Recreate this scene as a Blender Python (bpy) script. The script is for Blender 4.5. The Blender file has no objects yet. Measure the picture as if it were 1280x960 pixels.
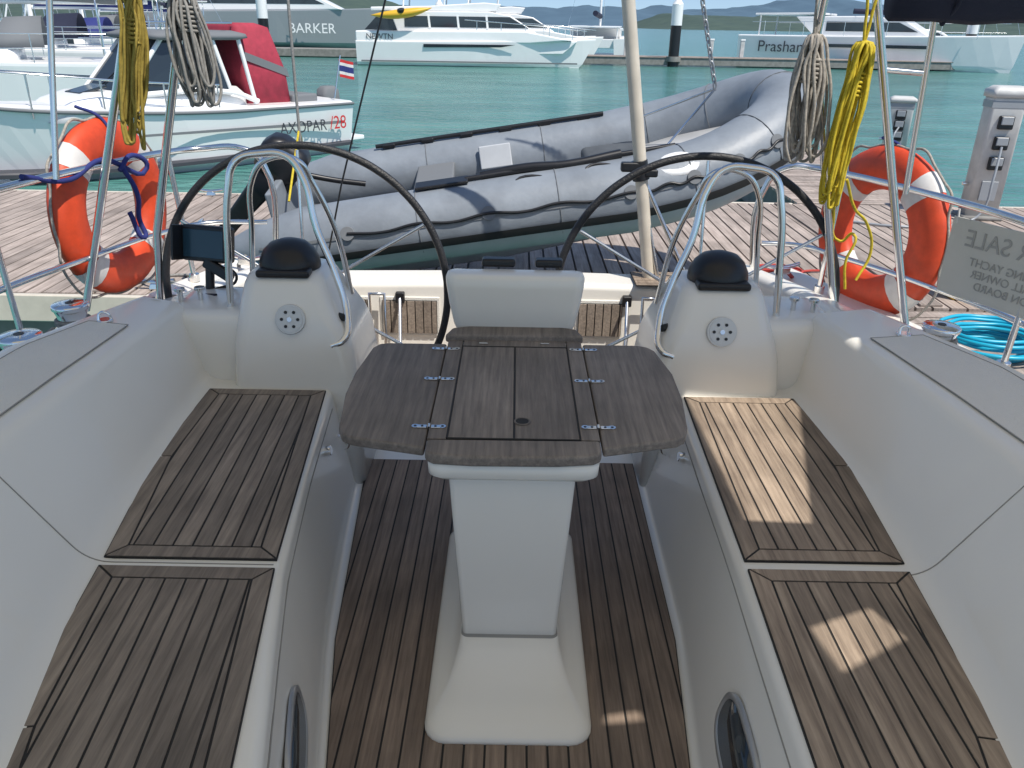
import bpy, math, random
from mathutils import Vector, Matrix
random.seed(7)
sc=bpy.context.scene; COL=sc.collection
rad=math.radians
# ------------------------------------------------------------------ materials
def mat(name,col,rough=.5,metal=0,noise=0,nscale=8,bump=0,bscale=60,coat=0,spec=.5,col2=None,stretch=(1,1,1),emit=None):
    m=bpy.data.materials.new(name);m.use_nodes=True
    nt=m.node_tree;n=nt.nodes;l=nt.links;b=n['Principled BSDF']
    b.inputs['Base Color'].default_value=(*col,1);b.inputs['Roughness'].default_value=rough
    b.inputs['Metallic'].default_value=metal;b.inputs['Coat Weight'].default_value=coat
    b.inputs['Specular IOR Level'].default_value=spec
    tc=n.new('ShaderNodeTexCoord');mp=n.new('ShaderNodeMapping');mp.inputs['Scale'].default_value=stretch
    l.new(tc.outputs['Object'],mp.inputs[0])
    if noise or col2:
        t=n.new('ShaderNodeTexNoise');t.inputs['Scale'].default_value=nscale;t.inputs['Detail'].default_value=6;t.inputs['Roughness'].default_value=.6
        l.new(mp.outputs[0],t.inputs[0])
        r=n.new('ShaderNodeValToRGB');r.color_ramp.elements[0].position=.33;r.color_ramp.elements[1].position=.68
        c2=col2 if col2 else tuple(c*(1-noise) for c in col)
        r.color_ramp.elements[0].color=(*c2,1);r.color_ramp.elements[1].color=(*col,1)
        l.new(t.outputs[0],r.inputs[0]);l.new(r.outputs[0],b.inputs['Base Color'])
        mr=n.new('ShaderNodeMapRange');mr.inputs[3].default_value=max(.02,rough*.9);mr.inputs[4].default_value=min(1,rough*1.12)
        l.new(t.outputs[0],mr.inputs[0]);l.new(mr.outputs[0],b.inputs['Roughness'])
    if bump:
        t=n.new('ShaderNodeTexNoise');t.inputs['Scale'].default_value=bscale;t.inputs['Detail'].default_value=4
        l.new(mp.outputs[0],t.inputs[0]);bp=n.new('ShaderNodeBump');bp.inputs['Strength'].default_value=bump;bp.inputs['Distance'].default_value=.01
        l.new(t.outputs[0],bp.inputs['Height']);l.new(bp.outputs[0],b.inputs['Normal'])
    return m
def wood(name,dark,light,rough=.65,stretch=(45,2.2,45)):
    m=bpy.data.materials.new(name);m.use_nodes=True
    nt=m.node_tree;n=nt.nodes;l=nt.links;b=n['Principled BSDF'];b.inputs['Roughness'].default_value=rough
    tc=n.new('ShaderNodeTexCoord');mp=n.new('ShaderNodeMapping');mp.inputs['Scale'].default_value=stretch;l.new(tc.outputs['Object'],mp.inputs[0])
    at=n.new('ShaderNodeAttribute');at.attribute_name='Col'
    t=n.new('ShaderNodeTexNoise');t.inputs['Scale'].default_value=1.6;t.inputs['Detail'].default_value=7;t.inputs['Roughness'].default_value=.65
    va=n.new('ShaderNodeVectorMath');va.operation='MULTIPLY_ADD';va.inputs[1].default_value=(37,37,37)
    l.new(at.outputs['Color'],va.inputs[0]);l.new(mp.outputs[0],va.inputs[2]);l.new(va.outputs[0],t.inputs[0])
    r=n.new('ShaderNodeValToRGB');r.color_ramp.elements[0].position=.28;r.color_ramp.elements[1].position=.74
    r.color_ramp.elements[0].color=(*dark,1);r.color_ramp.elements[1].color=(*light,1);l.new(t.outputs[0],r.inputs[0])
    t2=n.new('ShaderNodeTexNoise');t2.inputs['Scale'].default_value=3.5;t2.inputs['Detail'].default_value=5;l.new(tc.outputs['Object'],t2.inputs[0])
    ma=n.new('ShaderNodeMapRange');ma.inputs[1].default_value=.3;ma.inputs[2].default_value=.7;ma.inputs[3].default_value=.74;ma.inputs[4].default_value=1.15;l.new(t2.outputs[0],ma.inputs[0])
    mb=n.new('ShaderNodeMapRange');mb.inputs[3].default_value=.80;mb.inputs[4].default_value=1.18;l.new(at.outputs['Fac'],mb.inputs[0])
    mm=n.new('ShaderNodeMath');mm.operation='MULTIPLY';l.new(ma.outputs[0],mm.inputs[0]);l.new(mb.outputs[0],mm.inputs[1])
    mx=n.new('ShaderNodeVectorMath');mx.operation='SCALE';l.new(r.outputs[0],mx.inputs[0]);l.new(mm.outputs[0],mx.inputs['Scale']);l.new(mx.outputs[0],b.inputs['Base Color'])
    bp=n.new('ShaderNodeBump');bp.inputs['Strength'].default_value=.35;bp.inputs['Distance'].default_value=.003
    l.new(t.outputs[0],bp.inputs['Height']);l.new(bp.outputs[0],b.inputs['Normal'])
    return m
GEL=mat('gelcoat',(.85,.82,.755),.25,noise=.025,nscale=1.5,coat=.3)
GELN=mat('nonskid_gelcoat',(.84,.81,.745),.6,noise=.04,nscale=5,bump=.6,bscale=260)
SEAMSHADE=mat('seam_shade_and_seal',(.30,.29,.27),.7)  # thin raised tubes in this grey paint seam shade; column seal shares it
BOATW=mat('boat_white',(.85,.85,.84),.3,noise=.04,nscale=.8,coat=.2)
GREYH=mat('grey_hull_paint',(.30,.32,.34),.3)
TEAK=wood('sunlit_weathered_teak',(.175,.130,.098),(.44,.345,.26))  # starboard seat copy, warm light put into the colour
TEAKS=wood('sole_teak',(.135,.098,.075),(.34,.255,.192))
TEAKG=wood('shaded_grey_teak',(.145,.116,.095),(.35,.288,.232))  # weathered grey, plus port-side shade put into the darker colour
TEAKT=wood('table_teak',(.125,.106,.093),(.29,.247,.212))
DOCKW=wood('dock_timber',(.24,.19,.16),(.52,.44,.385),.8,(30,1.5,30))
CAULK=mat('caulking',(.016,.015,.014),.7)
STEEL=mat('stainless_steel',(.78,.78,.77),.16,1.0)
CHROME=mat('chrome',(.85,.85,.85),.12,1.0)
FRAMEG=mat('portlight_frame',(.42,.43,.44),.35,.6)
BLACK=mat('black_plastic',(.014,.014,.016),.38,noise=.3,nscale=20)
LEATH=mat('black_leather',(.018,.018,.02),.45,bump=.4,bscale=150)
RUBBER=mat('black_rubber',(.02,.02,.02),.6)
NAVY=mat('navy_canvas',(.012,.016,.04),.85,bump=.3,bscale=400)
HYP=mat('grey_hypalon',(.25,.28,.315),.46,noise=.25,nscale=4,bump=.2,bscale=22)
HYPL=mat('pale_hypalon',(.52,.54,.56),.45,noise=.15,nscale=4)
HYPD=mat('dark_floor_mat',(.09,.10,.11),.7,noise=.3,nscale=6)
DHULL=mat('dinghy_fibreglass',(.62,.63,.64),.35,noise=.2,nscale=3)
ORANGE=mat('orange_lifebuoy',(.74,.075,.020),.5,noise=.3,nscale=12)
WHITEF=mat('white_tape',(.70,.68,.66),.6,noise=.15,nscale=20)
YROPE=mat('yellow_rope',(.68,.52,.03),.75,noise=.35,nscale=60)
OROPE=mat('ochre_rope',(.42,.31,.06),.8,noise=.35,nscale=60)
GROPE=mat('grey_rope',(.32,.31,.29),.85,noise=.4,nscale=70)
BROPE=mat('beige_rope',(.45,.41,.36),.85,noise=.45,nscale=70)
RROPE=mat('red_rope',(.42,.05,.04),.8)
CYAN=mat('cyan_hose',(.01,.38,.55),.35)
BLUE=mat('blue_strap',(.02,.03,.16),.8)
GLASS=mat('tinted_glass',(.02,.028,.035),.06,spec=.8)
SCREEN=mat('screen_cover',(.02,.055,.085),.2)
REDC=mat('red_canvas',(.42,.04,.07),.8,noise=.3,nscale=6)
GREYC=mat('grey_canvas',(.16,.17,.18),.8)
DISC=mat('aluminium_dial',(.62,.62,.60),.4,.3)
CREAM=mat('cream_paint',(.66,.60,.50),.4,noise=.15,nscale=8)
SIGN=mat('sign_board',(.62,.60,.53),.5,noise=.08,nscale=5)
SIGNT=mat('sign_lettering',(.36,.35,.32),.6)
DARKT=mat('dark_lettering',(.05,.05,.06),.5)
REDT=mat('red_lettering',(.55,.03,.03),.5)
CONC=mat('concrete_float',(.28,.27,.25),.85,noise=.35,nscale=4)
YEL=mat('yellow_plastic',(.72,.42,.03),.4)
PED=mat('pedestal_paint',(.62,.62,.60),.5,noise=.25,nscale=5)
def canvas_mat():
    m=bpy.data.materials.new('translucent_canvas');m.use_nodes=True;nt=m.node_tree;n=nt.nodes;l=nt.links
    out=n['Material Output'];n.remove(n['Principled BSDF'])
    d=n.new('ShaderNodeBsdfDiffuse');d.inputs[0].default_value=(.62,.60,.55,1);t=n.new('ShaderNodeBsdfTranslucent');t.inputs[0].default_value=(.62,.555,.455,1)
    w=n.new('ShaderNodeTexNoise');w.inputs['Scale'].default_value=300;b=n.new('ShaderNodeBump');b.inputs['Strength'].default_value=.2;l.new(w.outputs[0],b.inputs['Height']);l.new(b.outputs[0],d.inputs['Normal'])
    mx=n.new('ShaderNodeMixShader');mx.inputs[0].default_value=.40;l.new(d.outputs[0],mx.inputs[1]);l.new(t.outputs[0],mx.inputs[2]);l.new(mx.outputs[0],out.inputs[0]);return m
CANV=canvas_mat()  # unseen canopy cloth, made pale and translucent to brighten the cockpit
# ------------------------------------------------------------------ helpers
def link(o,parent=None):
    COL.objects.link(o)
    if parent is not None:o.parent=parent
    return o
def empty(name,loc=(0,0,0),rot=None,mw=None):
    o=bpy.data.objects.new(name,None);COL.objects.link(o);o.empty_display_size=.1
    if mw is not None:o.matrix_world=mw
    else:
        o.location=loc
        if rot:o.rotation_euler=rot
    return o
def mesh(name,vs,fs,m,parent=None,smooth=False,bevel=0,seg=3,sub=0,solid=0):
    me=bpy.data.meshes.new(name);me.from_pydata([tuple(v) for v in vs],[],fs);me.update()
    import bmesh
    bm=bmesh.new();bm.from_mesh(me);bmesh.ops.recalc_face_normals(bm,faces=bm.faces);bm.to_mesh(me);bm.free()
    me.materials.append(m)
    o=bpy.data.objects.new(name,me);link(o,parent)
    if smooth or bevel or sub:
        for p in me.polygons:p.use_smooth=True
    if solid:
        md=o.modifiers.new('s','SOLIDIFY');md.thickness=solid;md.offset=0
    if bevel:
        md=o.modifiers.new('b','BEVEL');md.width=bevel;md.segments=seg;md.limit_method='ANGLE';md.angle_limit=rad(32);md.harden_normals=True
    if sub:
        md=o.modifiers.new('u','SUBSURF');md.levels=sub;md.render_levels=sub
    return o
def box(name,c,s,m,parent=None,bevel=.006,rot=None,taper=(1,1),seg=3):
    x,y,z=s[0]/2,s[1]/2,s[2]/2;a,b=taper
    vs=[(-x,-y,-z),(x,-y,-z),(x,y,-z),(-x,y,-z),(-x*a,-y*b,z),(x*a,-y*b,z),(x*a,y*b,z),(-x*a,y*b,z)]
    fs=[(3,2,1,0),(4,5,6,7),(0,1,5,4),(1,2,6,5),(2,3,7,6),(3,0,4,7)]
    o=mesh(name,vs,fs,m,parent,bevel=bevel,seg=seg);o.location=c
    if rot:o.rotation_euler=rot
    return o
def cyl(name,p0,p1,r0,m,parent=None,r1=None,n=20,bevel=.003):
    p0,p1=Vector(p0),Vector(p1);d=p1-p0;L=d.length;r1=r0 if r1 is None else r1
    vs=[];fs=[]
    for i in range(n):
        a=2*math.pi*i/n;vs.append((r0*math.cos(a),r0*math.sin(a),0))
    for i in range(n):
        a=2*math.pi*i/n;vs.append((r1*math.cos(a),r1*math.sin(a),L))
    for i in range(n):fs.append((i,(i+1)%n,n+(i+1)%n,n+i))
    fs.append(tuple(range(n))[::-1]);fs.append(tuple(range(n,2*n)))
    o=mesh(name,vs,fs,m,parent,bevel=bevel);o.location=p0;o.rotation_mode='QUATERNION';o.rotation_quaternion=d.to_track_quat('Z','Y')
    return o
def tube(name,pts,r,m,parent=None,cyclic=False,smooth=True,res=3):
    c=bpy.data.curves.new(name,'CURVE');c.dimensions='3D';c.bevel_depth=r;c.bevel_resolution=res;c.resolution_u=6;c.use_fill_caps=True
    ss=pts if isinstance(pts[0][0],(list,tuple,Vector)) else [pts]
    for s in ss:
        if smooth and len(s)>2:
            sp=c.splines.new('BEZIER');sp.bezier_points.add(len(s)-1)
            for b,p in zip(sp.bezier_points,s):b.co=p;b.handle_left_type=b.handle_right_type='AUTO'
        else:
            sp=c.splines.new('POLY');sp.points.add(len(s)-1)
            for b,p in zip(sp.points,s):b.co=(*p,1)
        sp.use_cyclic_u=cyclic
    c.materials.append(m);o=bpy.data.objects.new(name,c);link(o,parent);return o
def loft(name,rings,m,parent=None,closed=True,cap=True,smooth=True,bevel=0,sub=0,solid=0):
    n=len(rings[0]);vs=[p for r in rings for p in r];fs=[]
    for i in range(len(rings)-1):
        for j in range(n if closed else n-1):
            k=(j+1)%n;fs.append((i*n+j,i*n+k,(i+1)*n+k,(i+1)*n+j))
    if cap and closed:
        fs.append(tuple(range(n))[::-1]);fs.append(tuple(range((len(rings)-1)*n,len(rings)*n)))
    return mesh(name,vs,fs,m,parent,smooth=smooth,bevel=bevel,sub=sub,solid=solid)
def prism(name,prof,y0,y1,m,parent=None,bevel=.02,inset=0,axis='y'):
    n=len(prof)
    vs=[(x,y0,z) for x,z in prof]+[(x,y1,z) for x,z in prof]
    if axis=='z':vs=[(x,y,y0) for x,y in prof]+[(x,y,y1) for x,y in prof]
    fs=[(i,(i+1)%n,n+(i+1)%n,n+i) for i in range(n)]+[tuple(range(n))[::-1],tuple(range(n,2*n))]
    return mesh(name,vs,fs,m,parent,bevel=bevel)
def rrect(x0,x1,y0,y1,z,r,n=5):
    pts=[]
    for cx,cy,a0 in ((x1-r,y1-r,0),(x0+r,y1-r,90),(x0+r,y0+r,180),(x1-r,y0+r,270)):
        for i in range(n+1):
            a=rad(a0+90*i/n);pts.append((cx+r*math.cos(a),cy+r*math.sin(a),z))
    return pts
def text(name,s,size,loc,rot,m,parent=None,mirror=False,ext=.001):
    c=bpy.data.curves.new(name,'FONT');c.body=s;c.size=size;c.extrude=ext;c.align_x='CENTER';c.align_y='CENTER';c.materials.append(m)
    o=bpy.data.objects.new(name,c);link(o,parent);o.location=loc;o.rotation_euler=rot
    if mirror:o.scale=(-1,1,1)
    return o
def rpoly(pts,n=5):
    out=[]
    for i,p in enumerate(pts):
        if i in(0,len(pts)-1) or p[2]<=0:
            out.append((p[0],p[1]));continue
        P=Vector(p[:2]);A=Vector(pts[i-1][:2]);B=Vector(pts[i+1][:2]);r=p[2]
        a=P+(A-P).normalized()*min(r,(A-P).length*.48);b=P+(B-P).normalized()*min(r,(B-P).length*.48)
        for k in range(n+1):
            t=k/n;q=a*(1-t)**2+P*2*t*(1-t)+b*t*t;out.append((q.x,q.y))
    return out
def interp(tab,y):
    if y<=tab[0][0]:return tab[0][1]
    for (a,b),(c,d) in zip(tab,tab[1:]):
        if y<=c:return b+(d-b)*(y-a)/(c-a)
    return tab[-1][1]
def area(p):return sum(p[i][0]*p[(i+1)%len(p)][1]-p[(i+1)%len(p)][0]*p[i][1] for i in range(len(p)))/2
def inset(p,d):
    n=len(p);L=[]
    for i in range(n):
        a=Vector(p[i]);b=Vector(p[(i+1)%n]);t=(b-a).normalized();nn=Vector((-t.y,t.x));L.append((a+nn*d,t))
    out=[]
    for i in range(n):
        (a,t),(b,s)=L[i-1],L[i];den=t.x*s.y-t.y*s.x
        if abs(den)<1e-4:out.append(tuple(b));continue
        u=((b.x-a.x)*s.y-(b.y-a.y)*s.x)/den;q=a+t*u;out.append((q.x,q.y))
    return out
def clip(p,nx,ny,c):
    out=[]
    for i in range(len(p)):
        a=p[i];b=p[(i+1)%len(p)];da=a[0]*nx+a[1]*ny-c;db=b[0]*nx+b[1]*ny-c
        if da>=0:out.append(a)
        if da*db<0:
            t=da/(da-db);out.append((a[0]+(b[0]-a[0])*t,a[1]+(b[1]-a[1])*t))
    return out
def planks(name,poly,m,parent,z=0,width=.055,gap=.006,ang=90,border=0,th=.004,base=True,frame=None,off=0,jitter=0):
    if area(poly)<0:poly=poly[::-1]
    polys=[]
    inner=poly
    if border:
        inn=inset(poly,border)
        for i in range(len(poly)):
            q=[poly[i],poly[(i+1)%len(poly)],inn[(i+1)%len(poly)],inn[i]]
            if area(q)>1e-5:polys.append(inset(q,gap/2))
        inner=inset(poly,border+gap/2)
    else:inner=inset(poly,gap/2)
    dx,dy=math.cos(rad(ang)),math.sin(rad(ang));nx,ny=-dy,dx
    pr=[p[0]*nx+p[1]*ny for p in inner];k=math.floor((min(pr)-off)/width)*width+off
    while k<max(pr):
        q=clip(clip(inner,nx,ny,k+gap/2),-nx,-ny,-(k+width-gap/2))
        if len(q)>2 and area(q)>2e-5:polys.append(q)
        k+=width
    vs=[];fs=[];cols=[]
    for q in polys:
        b=len(vs);n=len(q);v=random.random()
        hj=random.uniform(-jitter,jitter)
        if frame:f=frame
        else:f=lambda x,y,h:(x,y,z+h+hj)
        vs+=[f(x,y,th) for x,y in q]+[f(x,y,0) for x,y in q]
        fs.append(tuple(b+i for i in range(n)));cols.append(v)
        for i in range(n):fs.append((b+i,b+n+i,b+n+(i+1)%n,b+(i+1)%n));cols.append(v)
    me=bpy.data.meshes.new(name);me.from_pydata(vs,[],fs);me.update()
    at=me.color_attributes.new('Col','FLOAT_COLOR','CORNER')
    for p,v in zip(me.polygons,cols):
        for li in p.loop_indices:at.data[li].color=(v,v,v,1)
    me.materials.append(m);o=bpy.data.objects.new(name,me);link(o,parent)
    if base:
        f=frame if frame else (lambda x,y,h:(x,y,z+h))
        n=len(poly);vs=[f(x,y,.002) for x,y in poly]+[f(x,y,-.004) for x,y in poly]
        fs=[tuple(range(n))]+[(i,n+i,n+(i+1)%n,(i+1)%n) for i in range(n)]
        me=bpy.data.meshes.new(name+'_caulk');me.from_pydata(vs,[],fs);me.materials.append(CAULK)
        link(bpy.data.objects.new(name+'_caulk',me),parent)
    return o
def ring_pts(c,R,axis_u,axis_v,n=24):
    u,v,c=Vector(axis_u),Vector(axis_v),Vector(c)
    return [c+u*R*math.cos(2*math.pi*i/n)+v*R*math.sin(2*math.pi*i/n) for i in range(n)]
# ================================================================== OUR YACHT
yacht=empty('sailing_yacht')
T={'L':dict(
 xs=[(-.8,.36),(.5,.38),(1.07,.40),(1.43,.45),(1.88,.53),(2.4,.58),(2.97,.62)],
 xi=[(-.8,.42),(.5,.42),(1.07,.46),(1.41,.53),(1.67,.58),(2.15,.635),(2.8,.69)],
 xo=[(-.8,.72),(.5,.82),(1.06,.91),(1.65,1.05),(2.16,1.10),(2.78,1.15)],
 xc=[(-.8,1.05),(.5,1.12),(1.06,1.20),(1.79,1.30),(2.18,1.29),(2.73,1.26)],
 xd=[(-.8,1.70),(1.5,1.68),(2.36,1.62),(2.95,1.40)]),
 'R':dict(
 xs=[(-.8,.36),(.5,.40),(1.09,.44),(1.44,.47),(1.9,.52),(3.0,.53)],
 xi=[(-.8,.50),(.5,.54),(1.09,.575),(1.70,.60),(2.20,.612),(2.80,.635)],
 xo=[(-.8,.74),(.5,.84),(1.10,.95),(1.67,1.04),(2.21,1.075),(2.77,1.07)],
 xc=[(-.8,1.05),(.5,1.12),(1.06,1.20),(1.77,1.28),(2.15,1.24),(2.5,1.19),(2.8,1.14)],
 xd=[(-.8,1.70),(1.5,1.68),(2.31,1.60),(2.95,1.34)])}
HX=[(-.8,2.0),(2.5,2.0),(3.1,1.97),(4.0,1.72),(4.4,1.58)]
ys=[-.8,-.3,.2,.6,.9,1.06,1.25,1.41,1.55,1.67,1.8,1.95,2.15,2.35,2.55,2.7,2.80,2.88]
for s,k in((-1,'L'),(1,'R')):
    t=T[k];rings=[]
    for y in ys:
        g=lambda a:interp(t[a],y)
        xs,xi,xo,xc,xd,xh=g('xs'),g('xi'),g('xo'),g('xc'),g('xd'),interp(HX,y)
        sec=rpoly([(xs-.08,-.003,0),(xs+.015,-.003,.03),(xi,.42,.025),(xo+.03,.42,.06),(xc,.72,.03),(xd,.745,.04),(xd+.06,.53,.04),(xh,.50,.04),(xh-.05,-.2,.1),(xh-.6,-.9,0)],6)
        rings.append([(s*x,y,z) for x,z in sec])
    loft('cockpit_side_moulding',rings,GEL,yacht,closed=False,smooth=True)
    rings=[]
    for y in [2.86,3.0,3.2,3.45,3.7,3.95,4.2,4.4]:
        xh=interp(HX,y)
        xd=interp([(2.86,interp(t['xd'],2.86)),(3.05,1.45),(3.6,1.42),(4.4,1.25)],y);xi=min(1.30,xd-.12)
        zt=interp([(2.86,.735),(3.05,.66),(3.5,.60),(4.4,.52)],y)
        sec=rpoly([(xi-.02,0,0),(xi,zt,.05),(xd,zt+.003,.05),(xd+.06,zt-.12,.03),(xh,.48,.04),(xh-.05,-.2,.1),(xh-.6,-.9,0)])
        rings.append([(s*x,y,z) for x,z in sec])
    loft('stern_quarter_moulding',rings,GEL,yacht,closed=False)
    f=lambda fr,y:interp(t['xc'],y)+.065+fr*(interp(t['xd'],y)-interp(t['xc'],y)-.13)
    def zt(x,y):
        a,b=interp(t['xc'],y),interp(t['xd'],y);return .72+.025*(x-a)/(b-a)+.0045
    for y0,y1 in((.6,1.60),(1.70,2.60)):
        vs=[];fs=[];N=16
        for i in range(N+1):
            y=y0+(y1-y0)*i/N
            for fr in(0,1):
                x=f(fr,y);vs.append((s*x,y,zt(x,y)))
        for i in range(N):fs.append((2*i,2*i+1,2*i+3,2*i+2))
        mesh('nonskid_panel',vs,fs,GELN,yacht)
        out=[(s*f(0,y0+(y1-y0)*i/N),y0+(y1-y0)*i/N,zt(f(0,y0+(y1-y0)*i/N),y0+(y1-y0)*i/N)) for i in range(N+1)]+[(s*f(1,y1-(y1-y0)*i/N),y1-(y1-y0)*i/N,zt(f(1,y1-(y1-y0)*i/N),y1-(y1-y0)*i/N)) for i in range(N+1)]
        tube('panel_edge',out,.0018,SEAMSHADE,yacht,cyclic=True,smooth=False,res=1)
    y=1.685
    g=lambda a:interp(t[a],y)
    sec=rpoly([(g('xs')+.015,-.003,0),(g('xi'),.42,.025),(g('xo')+.03,.42,.06),(g('xc'),.72,.03),(g('xd'),.745,0)],8)
    sec=sec[9:]
    tube('seat_back_joint',[(s*(x-.0003),y,z+.0003) for x,z in sec],.0018,SEAMSHADE,yacht,smooth=False,res=1)
    tube('locker_lid_joint',[(s*(interp(t['xi'],y)*.88+interp(t['xs'],y)*.12+.001),y,.372) for y in[.7+.1*i for i in range(21)]],.0018,SEAMSHADE,yacht,res=1)
    if s<0:x0,x1=-1.34,-.66
    else:x0,x1=.62,1.25
    rr=[rrect(x0,x1,2.84,3.22,z,.05) for z in(0,.58)]+[rrect(x0,x1,2.84,3.22,.655,.05),rrect(x0+.010,x1-.010,2.85,3.21,.675,.05),rrect(x0+.03,x1-.03,2.87,3.19,.688,.04),rrect(x0+.06,x1-.06,2.90,3.15,.692,.03)]
    loft('helm_ledge',rr,GEL,yacht)
box('sole_base',(0,1.7,-.045),(2.7,5.2,.08),GEL,yacht,bevel=0)
L,Rr=T['L'],T['R']
poly=[(interp(Rr['xs'],y)-.01,y) for y in(.6,1.07,1.9,2.97)]+[(-interp(L['xs'],y)+.01,y) for y in(2.97,1.88,1.07,.6)]
planks('sole_planking',poly,TEAKS,yacht,z=.002,width=.0535,gap=.006,ang=90,border=0)
planks('helm_sole_planking',[(-1.2,3.24),(1.2,3.24),(1.2,4.18),(-1.2,4.18)],TEAKS,yacht,z=.003,width=.0535)
prism('transom',[(-1.66,-.9),(1.66,-.9),(1.66,.34),(1.2,.40),(.4,.415),(-.4,.415),(-1.2,.40),(-1.66,.34)],4.2,4.46,GEL,yacht,bevel=.035)
for x0,x1 in((-.72,-.42),(.36,.60),(-1.12,-.80),(.82,1.12)):
    box('transom_locker_recess',((x0+x1)/2,4.198,.215),(x1-x0+.03,.012,.225),GELN,yacht,bevel=.004)
    planks('transom_locker_slats',[(x0,.12),(x1,.12),(x1,.31),(x0,.31)],TEAKG,yacht,width=.045,gap=.006,frame=lambda x,y,h:(x,4.188-h,y),th=.01)
planks('transom_step_teak',[(.66,4.16),(1.0,4.16),(1.0,4.42),(.66,4.42)],TEAK,yacht,z=.425,width=.05,ang=0)
for s in(-1,1):
    tube('stern_locker_strut',[(s*.60,3.95,.05),(s*.62,4.17,.33)],.010,STEEL,yacht)
    box('strut_bracket',(s*.62,4.18,.33),(.05,.04,.06),BLACK,yacht,bevel=.008)
    tube('folded_ladder',[[(s*.70,4.12,.02),(s*.70,4.14,.36),(s*.78,4.14,.36),(s*.78,4.12,.02)]],.011,STEEL,yacht,smooth=False)
    e=empty('stern_cleat',(s*1.42,4.12,.515),(0,0,s*.3));e.parent=yacht
    tube('horn',[(-.10,0,.05),(-.05,0,.04),(.05,0,.04),(.10,0,.05)],.011,STEEL,e);box('foot',(0,0,.02),(.08,.04,.04),STEEL,e,bevel=.008)
def seat(name,s,t,y0,y1,m):
    inner=[(s*(interp(t['xi'],y)+.018),y) for y in(y0,y1)]
    a=(s*(interp(t['xo'],y1)-.005),y1);b=(s*(interp(t['xo'],y0)-.005),y0);mid=((a[0]+b[0])/2+s*.035,(a[1]+b[1])/2)
    p=inner+[a,mid,b]
    ang=math.degrees(math.atan2(y1-y0,inner[1][0]-inner[0][0]))
    planks(name,p,m,yacht,z=.424,width=.052,gap=.006,ang=ang+(-2 if s<0 else 2),border=.05)
seat('seat_planking',-1,L,1.70,2.745,TEAKG);seat('seat_planking',-1,L,.62,1.665,TEAKG)
seat('seat_planking',1,Rr,1.73,2.745,TEAK);seat('seat_planking',1,Rr,.62,1.695,TEAK)
for s,t in((-1,L),(1,Rr)):
    y=1.30;x=(interp(t['xi'],y)*.5+interp(t['xs'],y)*.5)
    dy=Vector((s*(interp(t['xi'],1.5)-interp(t['xi'],1.15)),.35,0)).normalized()
    up=Vector((s*(interp(t['xi'],y)-interp(t['xs'],y)-.015),0,.42)).normalized()
    nn=up.cross(dy)*(1 if s<0 else -1)
    if nn.x*s>0:nn=-nn
    def oval(a,b,off,n=36,y=y,x=x,dy=dy,up=up,nn=nn,s=s):
        o=[]
        for i in range(n):
            c_,s_=math.cos(2*math.pi*i/n),math.sin(2*math.pi*i/n)
            o.append(Vector((s*x,y,.205))+nn*off+dy*a*math.copysign(abs(c_)**.6,c_)+up*b*math.copysign(abs(s_)**.75,s_))
        return o
    loft('portlight_rim',[oval(.162,.078,-.004),oval(.162,.078,.006),oval(.150,.066,.008),oval(.146,.062,.003)],FRAMEG,yacht,cap=False)
    loft('portlight_glass',[oval(.150,.065,-.004),oval(.150,.065,.0045)],GLASS,yacht)
    y=2.45;x=interp(t['xi'],y)*.8+interp(t['xs'],y)*.2
    cyl('locker_latch',(s*(x+.01),y,.33),(s*(x-.018),y,.333),.018,CHROME,yacht)
    tube('footwell_line_hook',[(s*(x+.0),2.62,.30),(s*(x-.03),2.63,.29),(s*(x-.035),2.63,.25),(s*(x-.02),2.63,.24)],.006,STEEL,yacht)
for x,y in((-1.42,2.62),(-1.50,1.65),(1.36,2.62),(1.46,1.65)):
    z=.735
    cyl('pad_eye_base',(x,y,z),(x,y,z+.008),.026,CHROME,yacht);tube('pad_eye',[(x-.02,y-.01,z),(x-.012,y,z+.03),(x+.012,y,z+.03),(x+.02,y+.01,z)],.005,CHROME,yacht)
for x,y in((-1.30,2.98),(-1.23,3.0),(1.10,3.0),(1.17,2.98)):
    cyl('switch_knob',(x,y,.68),(x,y,.735),.010,STEEL,yacht);cyl('switch_knob_cap',(x,y,.732),(x,y,.746),.020,STEEL,yacht)
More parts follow.
